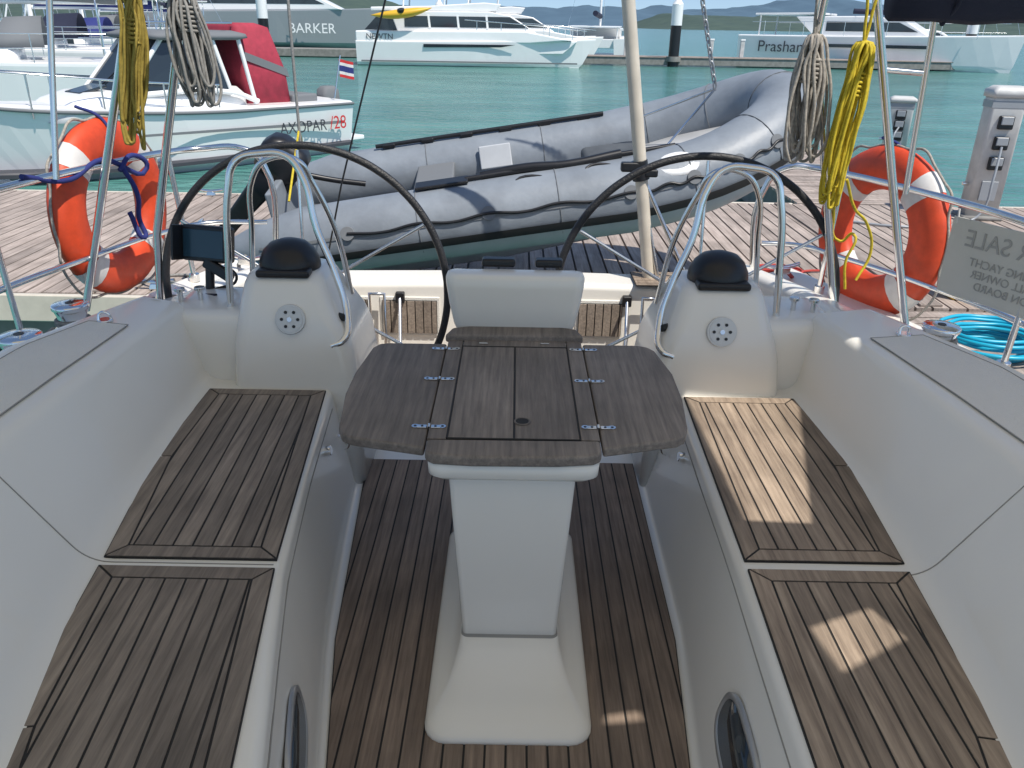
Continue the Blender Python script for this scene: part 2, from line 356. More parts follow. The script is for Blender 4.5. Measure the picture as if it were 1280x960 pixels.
# ------------------------------------------------------------------ helm consoles & wheels
def console(cx,s,sh,hw,tx):
    e=empty('helm_console',(cx,0,0))
    lv=[(.0,1.0,0,2.765,3.30,.05),(.42,.99,0,2.765,3.29,.05),(.56,.95,.1,2.775,3.27,.06),(.63,.88,.3,2.785,3.25,.06),(.69,.78,.6,2.80,3.23,.06),(.75,.70,.9,2.825,3.20,.06),(.80,.64,1,2.85,3.17,.06),(.825,.60,1,2.875,3.14,.06),(.836,.50,1,2.91,3.12,.05)]
    loft('binnacle_body',[rrect(-a*hw+b*tx,a*hw+b*tx,c,d,z+(sh if z>.5 else 0),r,8) for z,a,b,c,d,r in lv],GEL,e)
    rr=[]
    for h,r in((0,.112),(.02,.116),(.05,.112),(.085,.095),(.11,.068),(.122,.03),(.124,.004)):
        rr.append([(tx+r*math.cos(2*math.pi*i/28),2.99+r*math.sin(2*math.pi*i/28),.822+sh+h) for i in range(28)])
    loft('compass_hood',rr,BLACK,e)
    box('compass_hood_base',(tx,2.895,.84+sh),(.20,.07,.03),BLACK,e,bevel=.012)
    c=Vector((0,2.796,.69+sh));n=Vector((0,-1,.33)).normalized()
    cyl('dial_bezel',c-n*.015,c+n*.008,.056,DISC,e,n=40);cyl('dial_face',c+n*.008,c+n*.0105,.047,DISC,e,n=40,bevel=0)
    u=Vector((1,0,0));v=n.cross(u)
    for i in range(6):
        a=i*math.pi/3;q=c+u*.030*math.cos(a)+v*.030*math.sin(a);cyl('dial_screw',q+n*.0105,q+n*.0135,.006,BLACK,e,n=10,bevel=0)
    cyl('dial_boss',c+n*.0105,c+n*.018,.009,STEEL,e,n=12,bevel=0)
    A=[(-.23,2.93,.69),(-.215,2.93,.88),(-.185,2.94,1.14),(-.15,2.95,1.235),(-.06,2.96,1.262),(.03,2.96,1.255),(.08,2.95,1.20),(.13,2.92,1.0),(.19,2.90,.84),(.232,2.86,.68),(.225,2.80,.61),(.18,2.79,.59)]
    B=[(-.20,3.12,.69),(-.17,3.10,.95),(-.13,3.06,1.16),(-.05,3.03,1.235),(.05,3.03,1.23),(.09,3.06,1.15),(.16,3.10,.95),(.20,3.12,.69)]
    fl=lambda P:[((x if s<0 else -x)+tx,y,z+sh) for x,y,z in P]
    tube('grab_guard',fl(A),.0135,STEEL,e,res=5);tube('grab_guard_rear',fl(B),.011,STEEL,e,res=5)
    for x,y,z in fl([(.225,2.85,.68),(.21,2.80,.595)]):
        cyl('guard_bracket',(x,y,z),(x*.8,y+.03,z),.014,RUBBER,e)
    return e
def wheel(cx,cz):
    e=empty('steering_wheel',(cx,3.42,cz),(rad(-4),0,0));R=.625
    tube('rim',ring_pts((0,0,0),R,(1,0,0),(0,0,1),32),.0165,LEATH,e,cyclic=True,res=5)
    for i in range(6):
        a=i*math.pi/3+math.pi/6
        tube('spoke_%d'%i,[(.05*math.cos(a),-.03,.05*math.sin(a)),(R*.97*math.cos(a),0,R*.97*math.sin(a))],.0075,STEEL,e)
    cyl('hub',(0,-.07,0),(0,.03,0),.05,STEEL,e);cyl('hub_shaft',(0,-.22,0),(0,-.06,0),.03,STEEL,e)
    return e
console(-.825,-1,0,.24,-.035);console(.775,1,-.02,.25,.01)
wheel(-.92,.60);wheel(.81,.585)
tb=empty('cockpit_table')
loft('pedestal_foot',[rrect(-.215,.225,1.50,2.46,-.001,.06),rrect(-.215,.225,1.50,2.46,.014,.06),rrect(-.207,.217,1.51,2.45,.024,.06),rrect(-.19,.20,1.545,2.43,.036,.055),rrect(-.165,.175,1.61,2.40,.05,.05),rrect(-.148,.158,1.68,2.39,.07,.045),rrect(-.137,.147,1.735,2.385,.095,.04),rrect(-.131,.141,1.762,2.38,.112,.035)],GEL,tb)
loft('pedestal_column',[rrect(-.125,.135,1.785,2.34,.085,.014),rrect(-.128,.138,1.785,2.34,.09,.014),rrect(-.165,.175,1.835,2.44,.60,.016),rrect(-.167,.177,1.838,2.44,.63,.016)],GEL,tb)
loft('column_seal',[rrect(-.1325,.1425,1.776,2.36,.105,.02),rrect(-.1325,.1425,1.776,2.36,.1145,.02)],SEAMSHADE,tb)
loft('table_tray',[rrect(-.195,.21,1.80,2.55,.615,.03),rrect(-.215,.23,1.785,2.56,.63,.035),rrect(-.217,.232,1.783,2.56,.665,.035),rrect(-.20,.215,1.80,2.55,.672,.03)],GEL,tb)
def slab(name,poly,z0,z1,m,bev=.008):
    if area(poly)<0:poly=poly[::-1]
    o=prism(name,poly,z0,z1,m,tb,bevel=bev,axis='z')
    at=o.data.color_attributes.new('Col','FLOAT_COLOR','CORNER');v=random.uniform(.3,.7)
    for d in at.data:d.color=(v,v,v,1)
    return o
slab('leaf_port',[(-.225,1.815),(-.225,2.555),(-.42,2.555),(-.455,2.545),(-.472,2.51),(-.492,2.30),(-.492,2.14),(-.468,1.93),(-.452,1.885),(-.43,1.868),(-.40,1.858)],.672,.70,TEAKT)
slab('leaf_starboard',[(.240,1.825),(.240,2.57),(.43,2.57),(.462,2.555),(.482,2.52),(.508,2.33),(.505,2.14),(.485,1.96),(.467,1.905),(.445,1.885),(.41,1.875)],.672,.70,TEAKT)
slab('centre_front_rail',[(-.20,1.777),(-.22,1.792),(-.222,1.81),(-.222,1.862),(.236,1.868),(.236,1.82),(.233,1.80),(.215,1.785),(.12,1.772),(-.10,1.768)],.670,.702,TEAKT,.010)
slab('centre_port_stile',[(-.222,1.866),(-.222,2.60),(-.172,2.60),(-.172,1.866)],.672,.7005,TEAKT,.002)
slab('centre_starboard_stile',[(.186,1.871),(.186,2.60),(.236,2.60),(.236,1.871)],.672,.7005,TEAKT,.002)
slab('hatch_port_half',[(-.168,1.868),(-.168,2.53),(.006,2.53),(.006,1.868)],.672,.70,TEAKT,.002)
slab('hatch_starboard_half',[(.010,1.868),(.010,2.53),(.182,2.53),(.182,1.870)],.672,.70,TEAKT,.002)
slab('centre_back_rail',[(-.168,2.534),(.182,2.534),(.182,2.60),(-.168,2.60)],.672,.7005,TEAKT,.002)
slab('back_fiddle',[(-.235,2.585),(.245,2.59),(.225,2.66),(.15,2.69),(-.14,2.685),(-.215,2.655)],.690,.722,TEAKT,.010)
tube('hatch_gap',[[(-.17,1.87,.699),(-.17,2.532,.699),(.184,2.532,.699),(.184,1.87,.699),(-.17,1.87,.699)],[(.008,1.87,.699),(.008,2.53,.699)]],.0032,CAULK,tb,smooth=False)
cyl('finger_hole',(.03,1.97,.695),(.03,1.97,.7035),.018,CAULK,tb,bevel=0);tube('finger_hole_ring',ring_pts((.03,1.97,.7015),.020,(1,0,0),(0,1,0),16),.003,TEAKT,tb,cyclic=True)
for x,y in((-.2235,2.50),(-.2235,2.25),(-.2235,1.93),(.238,2.51),(.238,2.25),(.238,1.94)):
    h=empty('hinge',(x,y,.7025));h.parent=tb
    for s in(-1,1):
        box('hinge_plate',(s*.020,0,0),(.028,.016,.003),CHROME,h,bevel=.001);cyl('hinge_lobe',(s*.037,0,-.0015),(s*.037,0,.0018),.010,CHROME,h,n=16,bevel=0)
        cyl('hinge_screw',(s*.037,0,.0018),(s*.037,0,.0026),.004,BLACK,h,n=8,bevel=0);cyl('hinge_screw',(s*.018,0,.0015),(s*.018,0,.0026),.0035,BLACK,h,n=8,bevel=0)
    cyl('hinge_knuckle',(0,-.010,.001),(0,.010,.001),.004,CHROME,h,n=10,bevel=0)
for x,y in((-.10,2.555),(.11,2.56)):
    box('hatch_stop',(x,y,.704),(.03,.012,.004),CHROME,tb,bevel=.001)
pod=empty('instrument_pod',(.005,2.74,.70))
rr=[]
for z,w,d,yo in((-.10,.19,.10,.03),(.0,.212,.11,.01),(.02,.218,.115,.0),(.10,.234,.11,-.005),(.16,.242,.104,-.01),(.19,.244,.098,-.01),(.203,.238,.088,-.01),(.208,.225,.07,-.01)):
    r=[]
    for x,y,_ in rrect(-w,w,-d/2,d/2,0,.035,6):
        r.append((x,y+yo-.045*(1-(x/w)**2),z))
    rr.append(r)
loft('pod_shell',rr,GEL,pod)
box('throttle_head',(-.06,.05,.225),(.12,.05,.03),BLACK,pod,bevel=.01);box('throttle_head_2',(.12,.06,.222),(.10,.05,.03),BLACK,pod,bevel=.01)
cp=empty('chart_plotter',(-1.245,3.16,.875),(rad(-12),0,rad(-14)))
box('housing',(0,.02,0),(.215,.06,.145),BLACK,cp,bevel=.014);box('screen',(0,-.014,.0),(.18,.006,.11),SCREEN,cp,bevel=.002)
box('bezel',(0,-.011,.0),(.20,.008,.13),BLACK,cp,bevel=.003);box('sun_hood',(-.10,-.04,0),(.010,.07,.14),BLACK,cp,bevel=.003)
cyl('mount',(0,.03,-.22),(0,.03,-.06),.018,BLACK,cp);box('mount_arm',(.06,.0,-.10),(.14,.03,.045),BLACK,cp,bevel=.01,rot=(0,rad(25),0))
tube('cable',[(.05,.06,-.08),(.09,.08,-.14),(.03,.04,-.18),(-.03,.0,-.20),(.08,-.05,-.195)],.006,BLACK,cp)
def winch(x,y,z,r=.062):
    e=empty('winch',(x,y,z));rr=[]
    for h,q in((0,1.12),(.012,1.12),(.02,1.0),(.03,.86),(.07,.80),(.095,.92),(.10,1.0),(.115,1.02),(.12,.95),(.124,.5),(.124,.25)):
        rr.append([(q*r*math.cos(2*math.pi*i/32),q*r*math.sin(2*math.pi*i/32),h) for i in range(32)])
    loft('drum',rr,CHROME,e);cyl('handle_socket',(0,0,.123),(0,0,.1255),r*.24,BLACK,e,bevel=0)
    return e
winch(-1.80,3.08,.52,.07);winch(-1.80,2.72,.52,.075);winch(1.70,3.0,.52,.07)
ml=empty('sheet_line')
tube('winch_turns',[ring_pts((1.70,3.0,.56+.012*i),.062,(1,0,0),(0,1,0),14) for i in range(3)],.007,BROPE,ml,cyclic=True)
tube('sheet_tail',[[(1.76,3.0,.56),(1.85,2.7,.53),(1.83,2.3,.52),(1.86,1.9,.51)],[(1.72,3.05,.54),(1.55,3.15,.54),(1.62,3.3,.50),(1.75,3.35,.49),(1.68,3.2,.50)]],.008,BROPE,ml)
ml2=empty('sheet_line')
tube('winch_turns',[ring_pts((-1.80,3.08,.56+.012*i),.062,(1,0,0),(0,1,0),14) for i in range(2)],.007,GROPE,ml2,cyclic=True)
tube('sheet_tail',[[(-1.75,3.12,.56),(-1.68,3.3,.52),(-1.72,3.5,.50),(-1.62,3.62,.50),(-1.55,3.45,.51),(-1.64,3.3,.52)],[(-1.84,3.0,.56),(-1.86,2.8,.53),(-1.84,2.4,.52)]],.008,GROPE,ml2)
# ------------------------------------------------------------------ rails / posts
pp=empty('pushpit_railing')
tube('rail_top_port',[(-2.0,-.5,1.10),(-2.0,1.8,1.10),(-1.97,2.9,1.10),(-1.86,3.4,1.11),(-1.66,4.02,1.11),(-1.58,4.10,1.11),(-1.36,4.12,1.11),(-1.28,4.13,1.05),(-1.27,4.15,.45)],.0155,STEEL,pp)
tube('rail_mid_port',[(-2.0,-.5,.74),(-2.0,1.8,.74),(-1.97,2.9,.74),(-1.86,3.4,.74),(-1.68,3.98,.74),(-1.58,4.10,.74),(-1.29,4.14,.74)],.0125,STEEL,pp)
tube('rail_top_starboard',[(1.98,-.5,1.05),(1.98,1.8,1.05),(1.94,2.9,1.05),(1.84,3.3,1.06),(1.58,3.95,1.07),(1.50,4.06,1.07),(1.36,4.10,1.07),(1.28,4.12,1.0),(1.27,4.15,.45)],.0155,STEEL,pp)
tube('rail_mid_starboard',[(1.98,-.5,.68),(1.98,1.8,.68),(1.96,2.9,.68),(1.84,3.35,.68),(1.58,3.92,.68),(1.48,4.08,.68),(1.29,4.12,.68)],.0125,STEEL,pp)
for i,(a,b) in enumerate([((-1.96,2.95,1.10),(-1.94,2.95,.5)),((-1.68,3.96,1.11),(-1.64,3.96,.48)),((1.94,2.9,1.05),(1.92,2.9,.5)),((1.58,3.94,1.07),(1.56,3.94,.48)),((-1.98,1.6,1.10),(-1.96,1.6,.5)),((1.98,1.6,1.05),(1.96,1.6,.5))]):
    tube('stanchion_%d'%i,[a,b],.0125,STEEL,pp)
    cyl('stanchion_base_%d'%i,(b[0],b[1],b[2]-.01),(b[0],b[1],b[2]+.03),.026,STEEL,pp)
bf=empty('bimini_frame')
tube('hoop_port_aft',[(-1.92,3.40,.50),(-1.50,3.40,1.75),(-1.42,3.30,1.95),(-1.2,3.0,2.12),(0,2.7,2.20)],.0175,STEEL,bf,smooth=False)
tube('hoop_port_fwd',[(-1.60,3.45,.50),(-1.55,3.42,.85),(-1.29,3.40,1.77),(-1.2,3.1,2.10)],.0175,STEEL,bf,smooth=False)
tube('hoop_starboard_aft',[(1.76,3.40,.50),(1.37,3.40,1.80),(1.30,3.30,2.0),(1.1,3.0,2.13),(0,2.7,2.20)],.0175,STEEL,bf,smooth=False)
tube('hoop_starboard_fwd',[(1.45,3.42,.50),(1.16,3.40,1.69),(1.08,3.1,2.10)],.0175,STEEL,bf,smooth=False)
tube('strut_port',[(-1.70,3.0,1.15),(-1.62,3.1,1.9)],.011,STEEL,bf)
tube('strut_starboard',[(1.66,3.45,1.07),(1.60,3.40,1.85),(1.5,3.0,2.08)],.0125,STEEL,bf,smooth=False)
tube('tube_clip_starboard',[(1.60,3.40,1.55),(1.45,3.4,1.56)],.011,STEEL,bf)
bm=empty('bimini_canopy')
xs=[-2.2,-1.1,0,.75,1.28,1.95,2.45];yb=[-1.2,-.3,.5,1.12,2.12,2.45,2.75]
def zb(x,y):return 2.21-.04*x*x-.02*(y-1)**2
V=[(x,y) for y in yb for x in xs];Fc=[]
sun_patch_holes={(4,3):[(1.385,1.20),(1.56,1.20),(1.77,2.06),(1.365,2.06)],(4,2):[(1.44,.62),(1.62,.74),(1.58,.84),(1.42,.76)],(3,2):[(1.16,.67),(1.27,.69),(1.26,.72),(1.17,.70)]}  # invented openings, shaped to drop sun patches on seat and sole
n=len(xs)
for j in range(len(yb)-1):
    for i in range(n-1):
        q=[j*n+i,j*n+i+1,(j+1)*n+i+1,(j+1)*n+i]
        if (i,j) in sun_patch_holes:
            b=len(V);V+=sun_patch_holes[(i,j)]
            for k in range(4):Fc.append((q[k],q[(k+1)%4],b+(k+1)%4,b+k))
        else:Fc.append(tuple(q))
mesh('canvas',[(x,y,zb(x,y)) for x,y in V],Fc,CANV,bm)
tube('canvas_hem',[(x,2.76,zb(x,2.75)) for x in(-2.2,-1,0,1,2.0,2.45)],.02,NAVY,bm)
rr=[]
for i in range(11):
    x=1.13+i*.13
    rr.append([(x,2.70+.06*math.cos(2*math.pi*k/12)+.01*math.sin(x*9),1.80+.005*math.sin(x*17)+.075*math.sin(2*math.pi*k/12)) for k in range(12)])
loft('rolled_side_curtain',rr,NAVY,bm)
tube('curtain_ties',[[(x,2.70,1.72),(x,2.78,1.80),(x,2.70,1.88),(x,2.62,1.80),(x,2.70,1.72)] for x in(1.3,1.8,2.3)]+[[(x,2.70,1.87),(x,2.74,2.06)] for x in(1.3,1.8,2.3)],.006,NAVY,bm)
tube('rail_lashing',[[(-1.76,3.62,1.08),(-1.73,3.70,1.135),(-1.70,3.76,1.07),(-1.80,3.56,1.135),(-1.86,3.38,1.08),(-1.92,3.15,1.13)],[(-1.76,3.64,1.10),(-1.70,3.62,.98),(-1.72,3.64,.86),(-1.70,3.62,.78),(-1.74,3.60,.90)]],.011,BLUE,pp)
def lifebuoy(c,d,R=.275,r=.085):
    d=Vector(d).normalized();up=Vector((0,0,1));e=empty('lifebuoy',c)
    N=48;nrm=d.cross(up);vs=[];fs=[];M=16
    def P(i,j,k=1):
        a=2*math.pi*i/N;b=2*math.pi*j/M;q=d*math.cos(a)+up*math.sin(a);return q*(R+r*k*math.cos(b)*.98)+nrm*r*k*.62*math.sin(b)
    for i in range(N):
        for j in range(M):vs.append(P(i,j))
    for i in range(N):
        for j in range(M):fs.append((i*M+j,((i+1)%N)*M+j,((i+1)%N)*M+(j+1)%M,i*M+(j+1)%M))
    mesh('ring_body',vs,fs,ORANGE,e,smooth=True)
    for q in range(4):
        i0=q*12+5;vs=[];fs=[]
        for i in range(4):
            for j in range(M):vs.append(P(i0+i*.7-.2,j,1.02))
        for i in range(3):
            for j in range(M):fs.append((i*M+j,(i+1)*M+j,(i+1)*M+(j+1)%M,i*M+(j+1)%M))
        mesh('reflective_band_%d'%q,vs,fs,WHITEF,e,smooth=True)
    pts=[]
    for i in range(32):
        a=2*math.pi*i/32;rr_=R+r*1.0+(.035 if i%8 in(2,3,4,5) else .0);pts.append((d*math.cos(a)+up*math.sin(a))*rr_-up*(.02 if i%8 in(3,4) else 0))
    tube('grab_line',pts,.006,BROPE,e,cyclic=True)
    tube('hanging_strap',[up*(R+.05)+nrm*.06,up*(R+.10)+nrm*.02,up*(R+.14)-nrm*.09],.007,BLUE,e)
    return e
lifebuoy((-1.885,3.74,.89),(.16,.987,0),R=.305,r=.098)
lifebuoy((1.76,3.84,.81),(-.33,.944,0),R=.305,r=.104)
def hank(name,top,L,W,m,n=10,r=.0075,lean=(0,0)):
    e=empty(name,top);S=[]
    for i in range(n):
        a=random.uniform(-.5,.5)*W*.7;b=random.uniform(-.4,.4)*W*.7;w=W*random.uniform(.14,.36);l=L*random.uniform(.76,1.05);ph=random.uniform(0,3.14)
        cx,cy=math.cos(ph)*w,math.sin(ph)*w*.6
        lx,ly=lean[0]*L,lean[1]*L
        j=lambda:random.uniform(-.012,.012)
        S.append([(0+j(),0+j(),0),(a-cx*.6+j(),b-cy*.6,-.25*l),(a-cx*1.1+lx*.6+j(),b-cy*1.1+j()+ly*.6,-.65*l),(a-cx*.7+lx,b-cy*.7+ly,-.95*l),(a+lx,b+ly,-l),(a+cx*.7+lx,b+cy*.7+ly,-.95*l),(a+cx*1.1+lx*.6+j(),b+cy*1.1+ly*.6,-.62*l),(a+cx*.6+j(),b+cy*.6+j(),-.25*l)])
    tube('loops',S,r,m,e,cyclic=True,res=2)
    w=W*.30;pts=[]
    for i in range(46):
        a=i*.85;pts.append((w*math.cos(a)+lean[0]*.2*L,w*math.sin(a)*.8,-.16*L-.0022*i))
    tube('wraps',pts,r,m,e,res=2);tube('becket',[(0,0,-.02),(.01,0,.10),(.0,.0,.22),(-.01,0,.1),(0,0,-.02)],r,m,e,res=2)
    return e
hank('yellow_rope_hank',(-1.475,3.36,1.80),.58,.09,OROPE,16,.006,lean=(-.12,0))
hank('grey_rope_hank',(-1.27,3.36,1.82),.42,.13,GROPE,18,.006,lean=(.06,0))
hank('beige_rope_hank',(1.14,3.36,1.68),.46,.14,BROPE,18,.0065,lean=(.04,0))
hank('yellow_rope_hank',(1.31,3.30,1.66),.60,.09,YROPE,18,.006,lean=(-.04,0))
yt=empty('yellow_line')
tube('tail',[[(1.32,3.3,1.1),(1.36,3.42,.98),(1.42,3.45,.86),(1.46,3.42,.90),(1.44,3.40,.78),(1.46,3.4,.66)],[(1.34,3.3,1.15),(1.42,3.36,1.02),(1.5,3.4,.95),(1.55,3.42,.82),(1.50,3.4,.70)]],.006,YROPE,yt)
sg=empty('for_sale_sign',(1.885,2.98,.87),(0,0,math.atan2(-.40,.17)))
box('board',(0,0,0),(.56,.006,.31),SIGN,sg,bevel=.002)
text('sign_text','FOR SALE',.095,(0,-.005,.08),(rad(90),0,0),SIGNT,sg,mirror=True)
text('sign_text_small','SAILING YACHT\nCALL OWNER\nON BOARD',.045,(0,-.005,-.05),(rad(90),0,0),SIGNT,sg,mirror=True)
for x in(-.26,.26):tube('sign_tie',[(x,0,.13),(x*1.02,0,.185)],.004,WHITEF,sg)
bp=empty('stern_pole')
tube('pole',[(.51,4.3,1.95),(.755,4.32,.40)],.034,CREAM,bp,res=6);tube('pole_upper',[(.51,4.3,1.94),(.40,4.28,2.7)],.034,CREAM,bp,res=6)
cyl('clamp',(.665,4.31,.96),(.645,4.31,1.06),.045,BLACK,bp);box('clamp_lug',(.60,4.29,1.03),(.10,.05,.05),BLACK,bp,bevel=.01);box('clamp_lug_2',(.71,4.29,1.0),(.07,.05,.04),BLACK,bp,bevel=.01)
tube('brace',[[(.66,4.31,1.0),(.95,4.3,.45)],[(.66,4.31,.98),(.80,4.3,.42)]],.011,STEEL,bp)
bw=empty('backstay_wire');tube('wire',[(-.60,4.3,1.95),(-.93,4.32,.90),(-1.05,4.33,.45)],.005,BLACK,bw,smooth=False)
mo=empty('mooring_line')
tube('line',[[(1.42,4.12,.56),(1.65,4.9,.15),(1.95,5.58,-.03)],[(1.42,4.12,.55),(1.8,4.6,.25),(2.6,5.4,-.03)]],.011,RROPE,mo)
mo=empty('mooring_line')
tube('line',[[(-1.42,4.12,.56),(-1.9,4.9,.15),(-2.6,5.58,-.03),(-2.75,5.75,-.08),(-2.5,5.9,-.085),(-2.35,5.75,-.085)]],.011,GROPE,mo)
# ================================================================== DINGHY
MW=Matrix.Translation((-.02,5.80,.665))@Matrix.Rotation(rad(2),4,'Z')@Matrix.Rotation(rad(-8.6),4,'Y')@Matrix.Rotation(rad(6.5),4,'X')
dg=empty('inflatable_dinghy',mw=MW)
def tp(u):
    if u<.62:
        x=-1.95+u/.62*2.75;return x,.64,.0+.02*u
    a=(u-.62)/.38*math.pi/2;return .80+1.10*math.sin(a),.64*math.cos(a)**.85 if math.cos(a)>0 else 0,.03+.24*math.sin(a)**2
def trad(u):
    return interp([(0,.02),(.02,.09),(.07,.17),(.13,.222),(.62,.235),(1,.225)],u)
path=[]
us=[0,.02,.045,.07,.10,.13,.2,.3,.4,.5,.6]+[.62+.38*i/12 for i in range(1,13)]
for u in us:path.append((Vector((tp(u)[0],-tp(u)[1],tp(u)[2])),trad(u)))
for u in us[::-1][1:]:path.append((Vector((tp(u)[0],tp(u)[1],tp(u)[2])),trad(u)))
def frame(i):
    a=path[max(0,i-1)][0];b=path[min(len(path)-1,i+1)][0];t=(b-a).normalized();side=t.cross(Vector((0,0,1))).normalized();return t,side,side.cross(t)
rings=[]
for i,(c,r) in enumerate(path):
    t,sd,up=frame(i);rings.append([c+sd*r*math.cos(2*math.pi*k/24)+up*r*math.sin(2*math.pi*k/24) for k in range(24)])
loft('buoyancy_tube',rings,HYP,dg)
def strip(name,a0,a1,k,m,i0=3,i1=None,n=4,lift=.006):
    i1=len(path)-3 if i1 is None else i1;rr=[]
    for i in range(i0,i1):
        c,r=path[i];t,sd,up=frame(i)
        rr.append([c+(sd*math.cos(a)+up*math.sin(a))*(r+lift) for a in [rad(a0+(a1-a0)*q/n) for q in range(n+1)]])
    return loft(name,rr,m,dg,closed=False,cap=False,smooth=True)
strip('rub_strake',-20,-7,1,RUBBER,lift=.014);strip('pale_band',-66,-22,1,HYPL,lift=.005);strip('grab_rail_band',14,19,1,GREYC,lift=.005)
for idx in(7,9,12,16,22,28,32,35,37):
    if idx<len(path):
        c,r=path[idx];t,sd,up=frame(idx);tube('tube_seam',[c+(sd*math.cos(a)+up*math.sin(a))*(r+.001) for a in[2*math.pi*q/20 for q in range(20)]],.003,GREYC,dg,cyclic=True)
for half in(0,1):
    pts=[];rg=[i for i in range(6,18)] if not half else [len(path)-1-i for i in range(6,18)]
    for n_,i in enumerate(rg[:-1]):
        c,r=path[i];c2,r2=path[rg[n_+1]];t,sd,up=frame(i)
        pts.append(c+(sd*.93+up*.37)*(r+.012));cm=(c+c2)/2;pts.append(cm+(sd*.955+up*.28)*(r+.014))
    tube('grab_line',pts,.009,BLACK,dg)
    for i in rg[::2]:
        c,r=path[i];t,sd,up=frame(i);q=c+(sd*.93+up*.37)*(r+.004);cyl('line_patch',q-(sd*.9+up*.44)*.006,q+(sd*.9+up*.44)*.005,.045,GREYC,dg)
tube('oar',[(-.30,-.60,.25),(1.05,-.55,.26)],.017,BLACK,dg);box('oar_blade',(-.45,-.61,.25),(.34,.13,.02),BLACK,dg,bevel=.008)
tube('oar_cover',[(-.2,-.56,.245),(.1,-.58,.262),(.35,-.60,.25),(.7,-.57,.262)],.03,BLACK,dg)
tube('lashing',[(-.2,-.74,.18),(-.05,-.78,.14),(.1,-.74,.19),(.25,-.78,.14),(.4,-.72,.21),(.6,-.76,.17),(.8,-.68,.235)],.014,BLACK,dg)
tube('lashing_loops',[[(.0,-.72,.20),(.15,-.83,.08),(.32,-.80,.12),(.2,-.70,.22)],[(.45,-.70,.22),(.55,-.82,.10),(.72,-.78,.15),(.62,-.68,.23)]],.010,BLACK,dg,cyclic=True)
tube('far_oar',[(-1.0,.60,.25),(.75,.58,.26)],.016,BLACK,dg)
for x in(-.9,-.6,-.3,.0,.3,.6):box('far_bench_clip',(x,.60,.245),(.10,.06,.03),BLACK,dg,bevel=.01)
box('white_patch',(-.10,.405,.10),(.24,.03,.17),HYPL,dg,bevel=.01,rot=(rad(-20),0,0))
for x in(1.02,):
    rr=[]
    for k,(h,w) in enumerate(((0,1),(.02,1),(.045,.8),(.055,.4))):rr.append([(x+.17*w*math.cos(2*math.pi*q/20),-.72-.02+.085*w*math.sin(2*math.pi*q/20)-h*.5,.175+.04*math.sin(2*math.pi*q/20)+h) for q in range(20)])
    loft('carry_handle',rr,BOATW,dg)
rr=[]
for x,w,k,c in((-1.62,.56,-.50,-.16),(-1.0,.57,-.52,-.17),(-.2,.58,-.52,-.17),(.5,.55,-.47,-.13),(1.0,.46,-.36,-.05),(1.35,.30,-.20,.02),(1.6,.14,-.04,.08),(1.72,.03,.06,.12)):
    rr.append([(x,-w,c+.08),(x,-w*.98,c-.06),(x,-w*.82,c-.10),(x,-w*.80,c-.13),(x,-w*.45,k*.62+c*.38),(x,-.04,k),(x,0,k-.03),(x,.04,k),(x,w*.45,k*.62+c*.38),(x,w*.80,c-.13),(x,w*.82,c-.10),(x,w*.98,c-.06),(x,w,c+.08)])
loft('rigid_hull',rr,DHULL,dg)
box('inside_floor',(-.4,0,-.09),(2.3,.9,.02),HYPD,dg,bevel=.005)
box('transom_board',(-1.60,0,.03),(.06,.86,.52),HYP,dg,bevel=.015)
box('thwart',(-.55,0,.08),(.28,.85,.05),GREYC,dg,bevel=.015);box('bow_locker',(.75,0,.02),(.45,.6,.18),HYPD,dg,bevel=.04)
ob=empty('outboard_motor');ob.parent=dg;ob.location=(-1.62,.0,.28);ob.rotation_euler=(0,rad(48),0)
def lob(nm,lv,m):
    return loft(nm,[[(x+xo,y,z) for x,y,_ in rrect(-a,a,-b,b,0,min(a,b)*.55,5)] for z,a,b,xo in lv],m,ob)
lob('cowl',[(0.0,.14,.11,-.05),(.06,.16,.125,-.05),(.16,.165,.125,-.05),(.23,.145,.11,-.04),(.265,.10,.08,-.03),(.27,.05,.05,-.03)],BLACK)
lob('leg',[(-.72,.05,.02,-.08),(-.5,.06,.03,-.08),(-.2,.08,.05,-.06),(.0,.11,.09,-.05)],BLACK)
lob('gearcase',[(-.78,.14,.03,-.08),(-.72,.15,.045,-.08),(-.66,.10,.03,-.08)],BLACK)
box('clamp_bracket',(.07,0,-.06),(.08,.20,.26),BLACK,ob,bevel=.02);tube('tiller',[(.05,.02,.08),(.30,.06,.20),(.50,.08,.32)],.02,BLACK,ob)
tube('fuel_hose',[(.0,.1,.0),(.2,.3,-.15),(.4,.1,-.25),(.7,.25,-.3)],.012,BLACK,ob)
for j in range(3):
    a=j*2.1;box('propeller_blade_%d'%j,(-.24,.07*math.cos(a),-.72+.07*math.sin(a)),(.015,.07,.12),STEEL,ob,bevel=.005,rot=(a,0,.4))
ch=empty('hoist_tackle')
bowp=MW@Vector((1.45,0,.45));stn=MW@Vector((-1.45,.0,.28))
tube('hoist_line_stern',[stn,(stn.x+.02,stn.y-.05,2.9)],.010,GROPE,ch)
tube('hoist_bridle_stern',[MW@Vector((-1.5,.36,.2)),stn+Vector((0,0,.3)),MW@Vector((-1.5,-.36,.2))],.008,YROPE,ch,smooth=False)
top=Vector((.80,5.4,3.0));dv=(top-bowp);nl=int(min(dv.length,1.5)/.045)
for i in range(nl):
    p=bowp+dv.normalized()*.045*(i+.5);q=dv.to_track_quat('Z','Y').to_matrix()
    u=q@Vector((1,0,0)) if i%2 else q@Vector((0,1,0));w=q@Vector((0,0,1))
    tube('link_%d'%i,[p+u*.013*math.cos(a)+w*.030*math.sin(a) for a in[k*math.pi/4 for k in range(8)]],.0065,FRAMEG,ch,cyclic=True,res=1)
tube('hoist_fall',[bowp+dv.normalized()*1.4,top],.008,GROPE,ch)
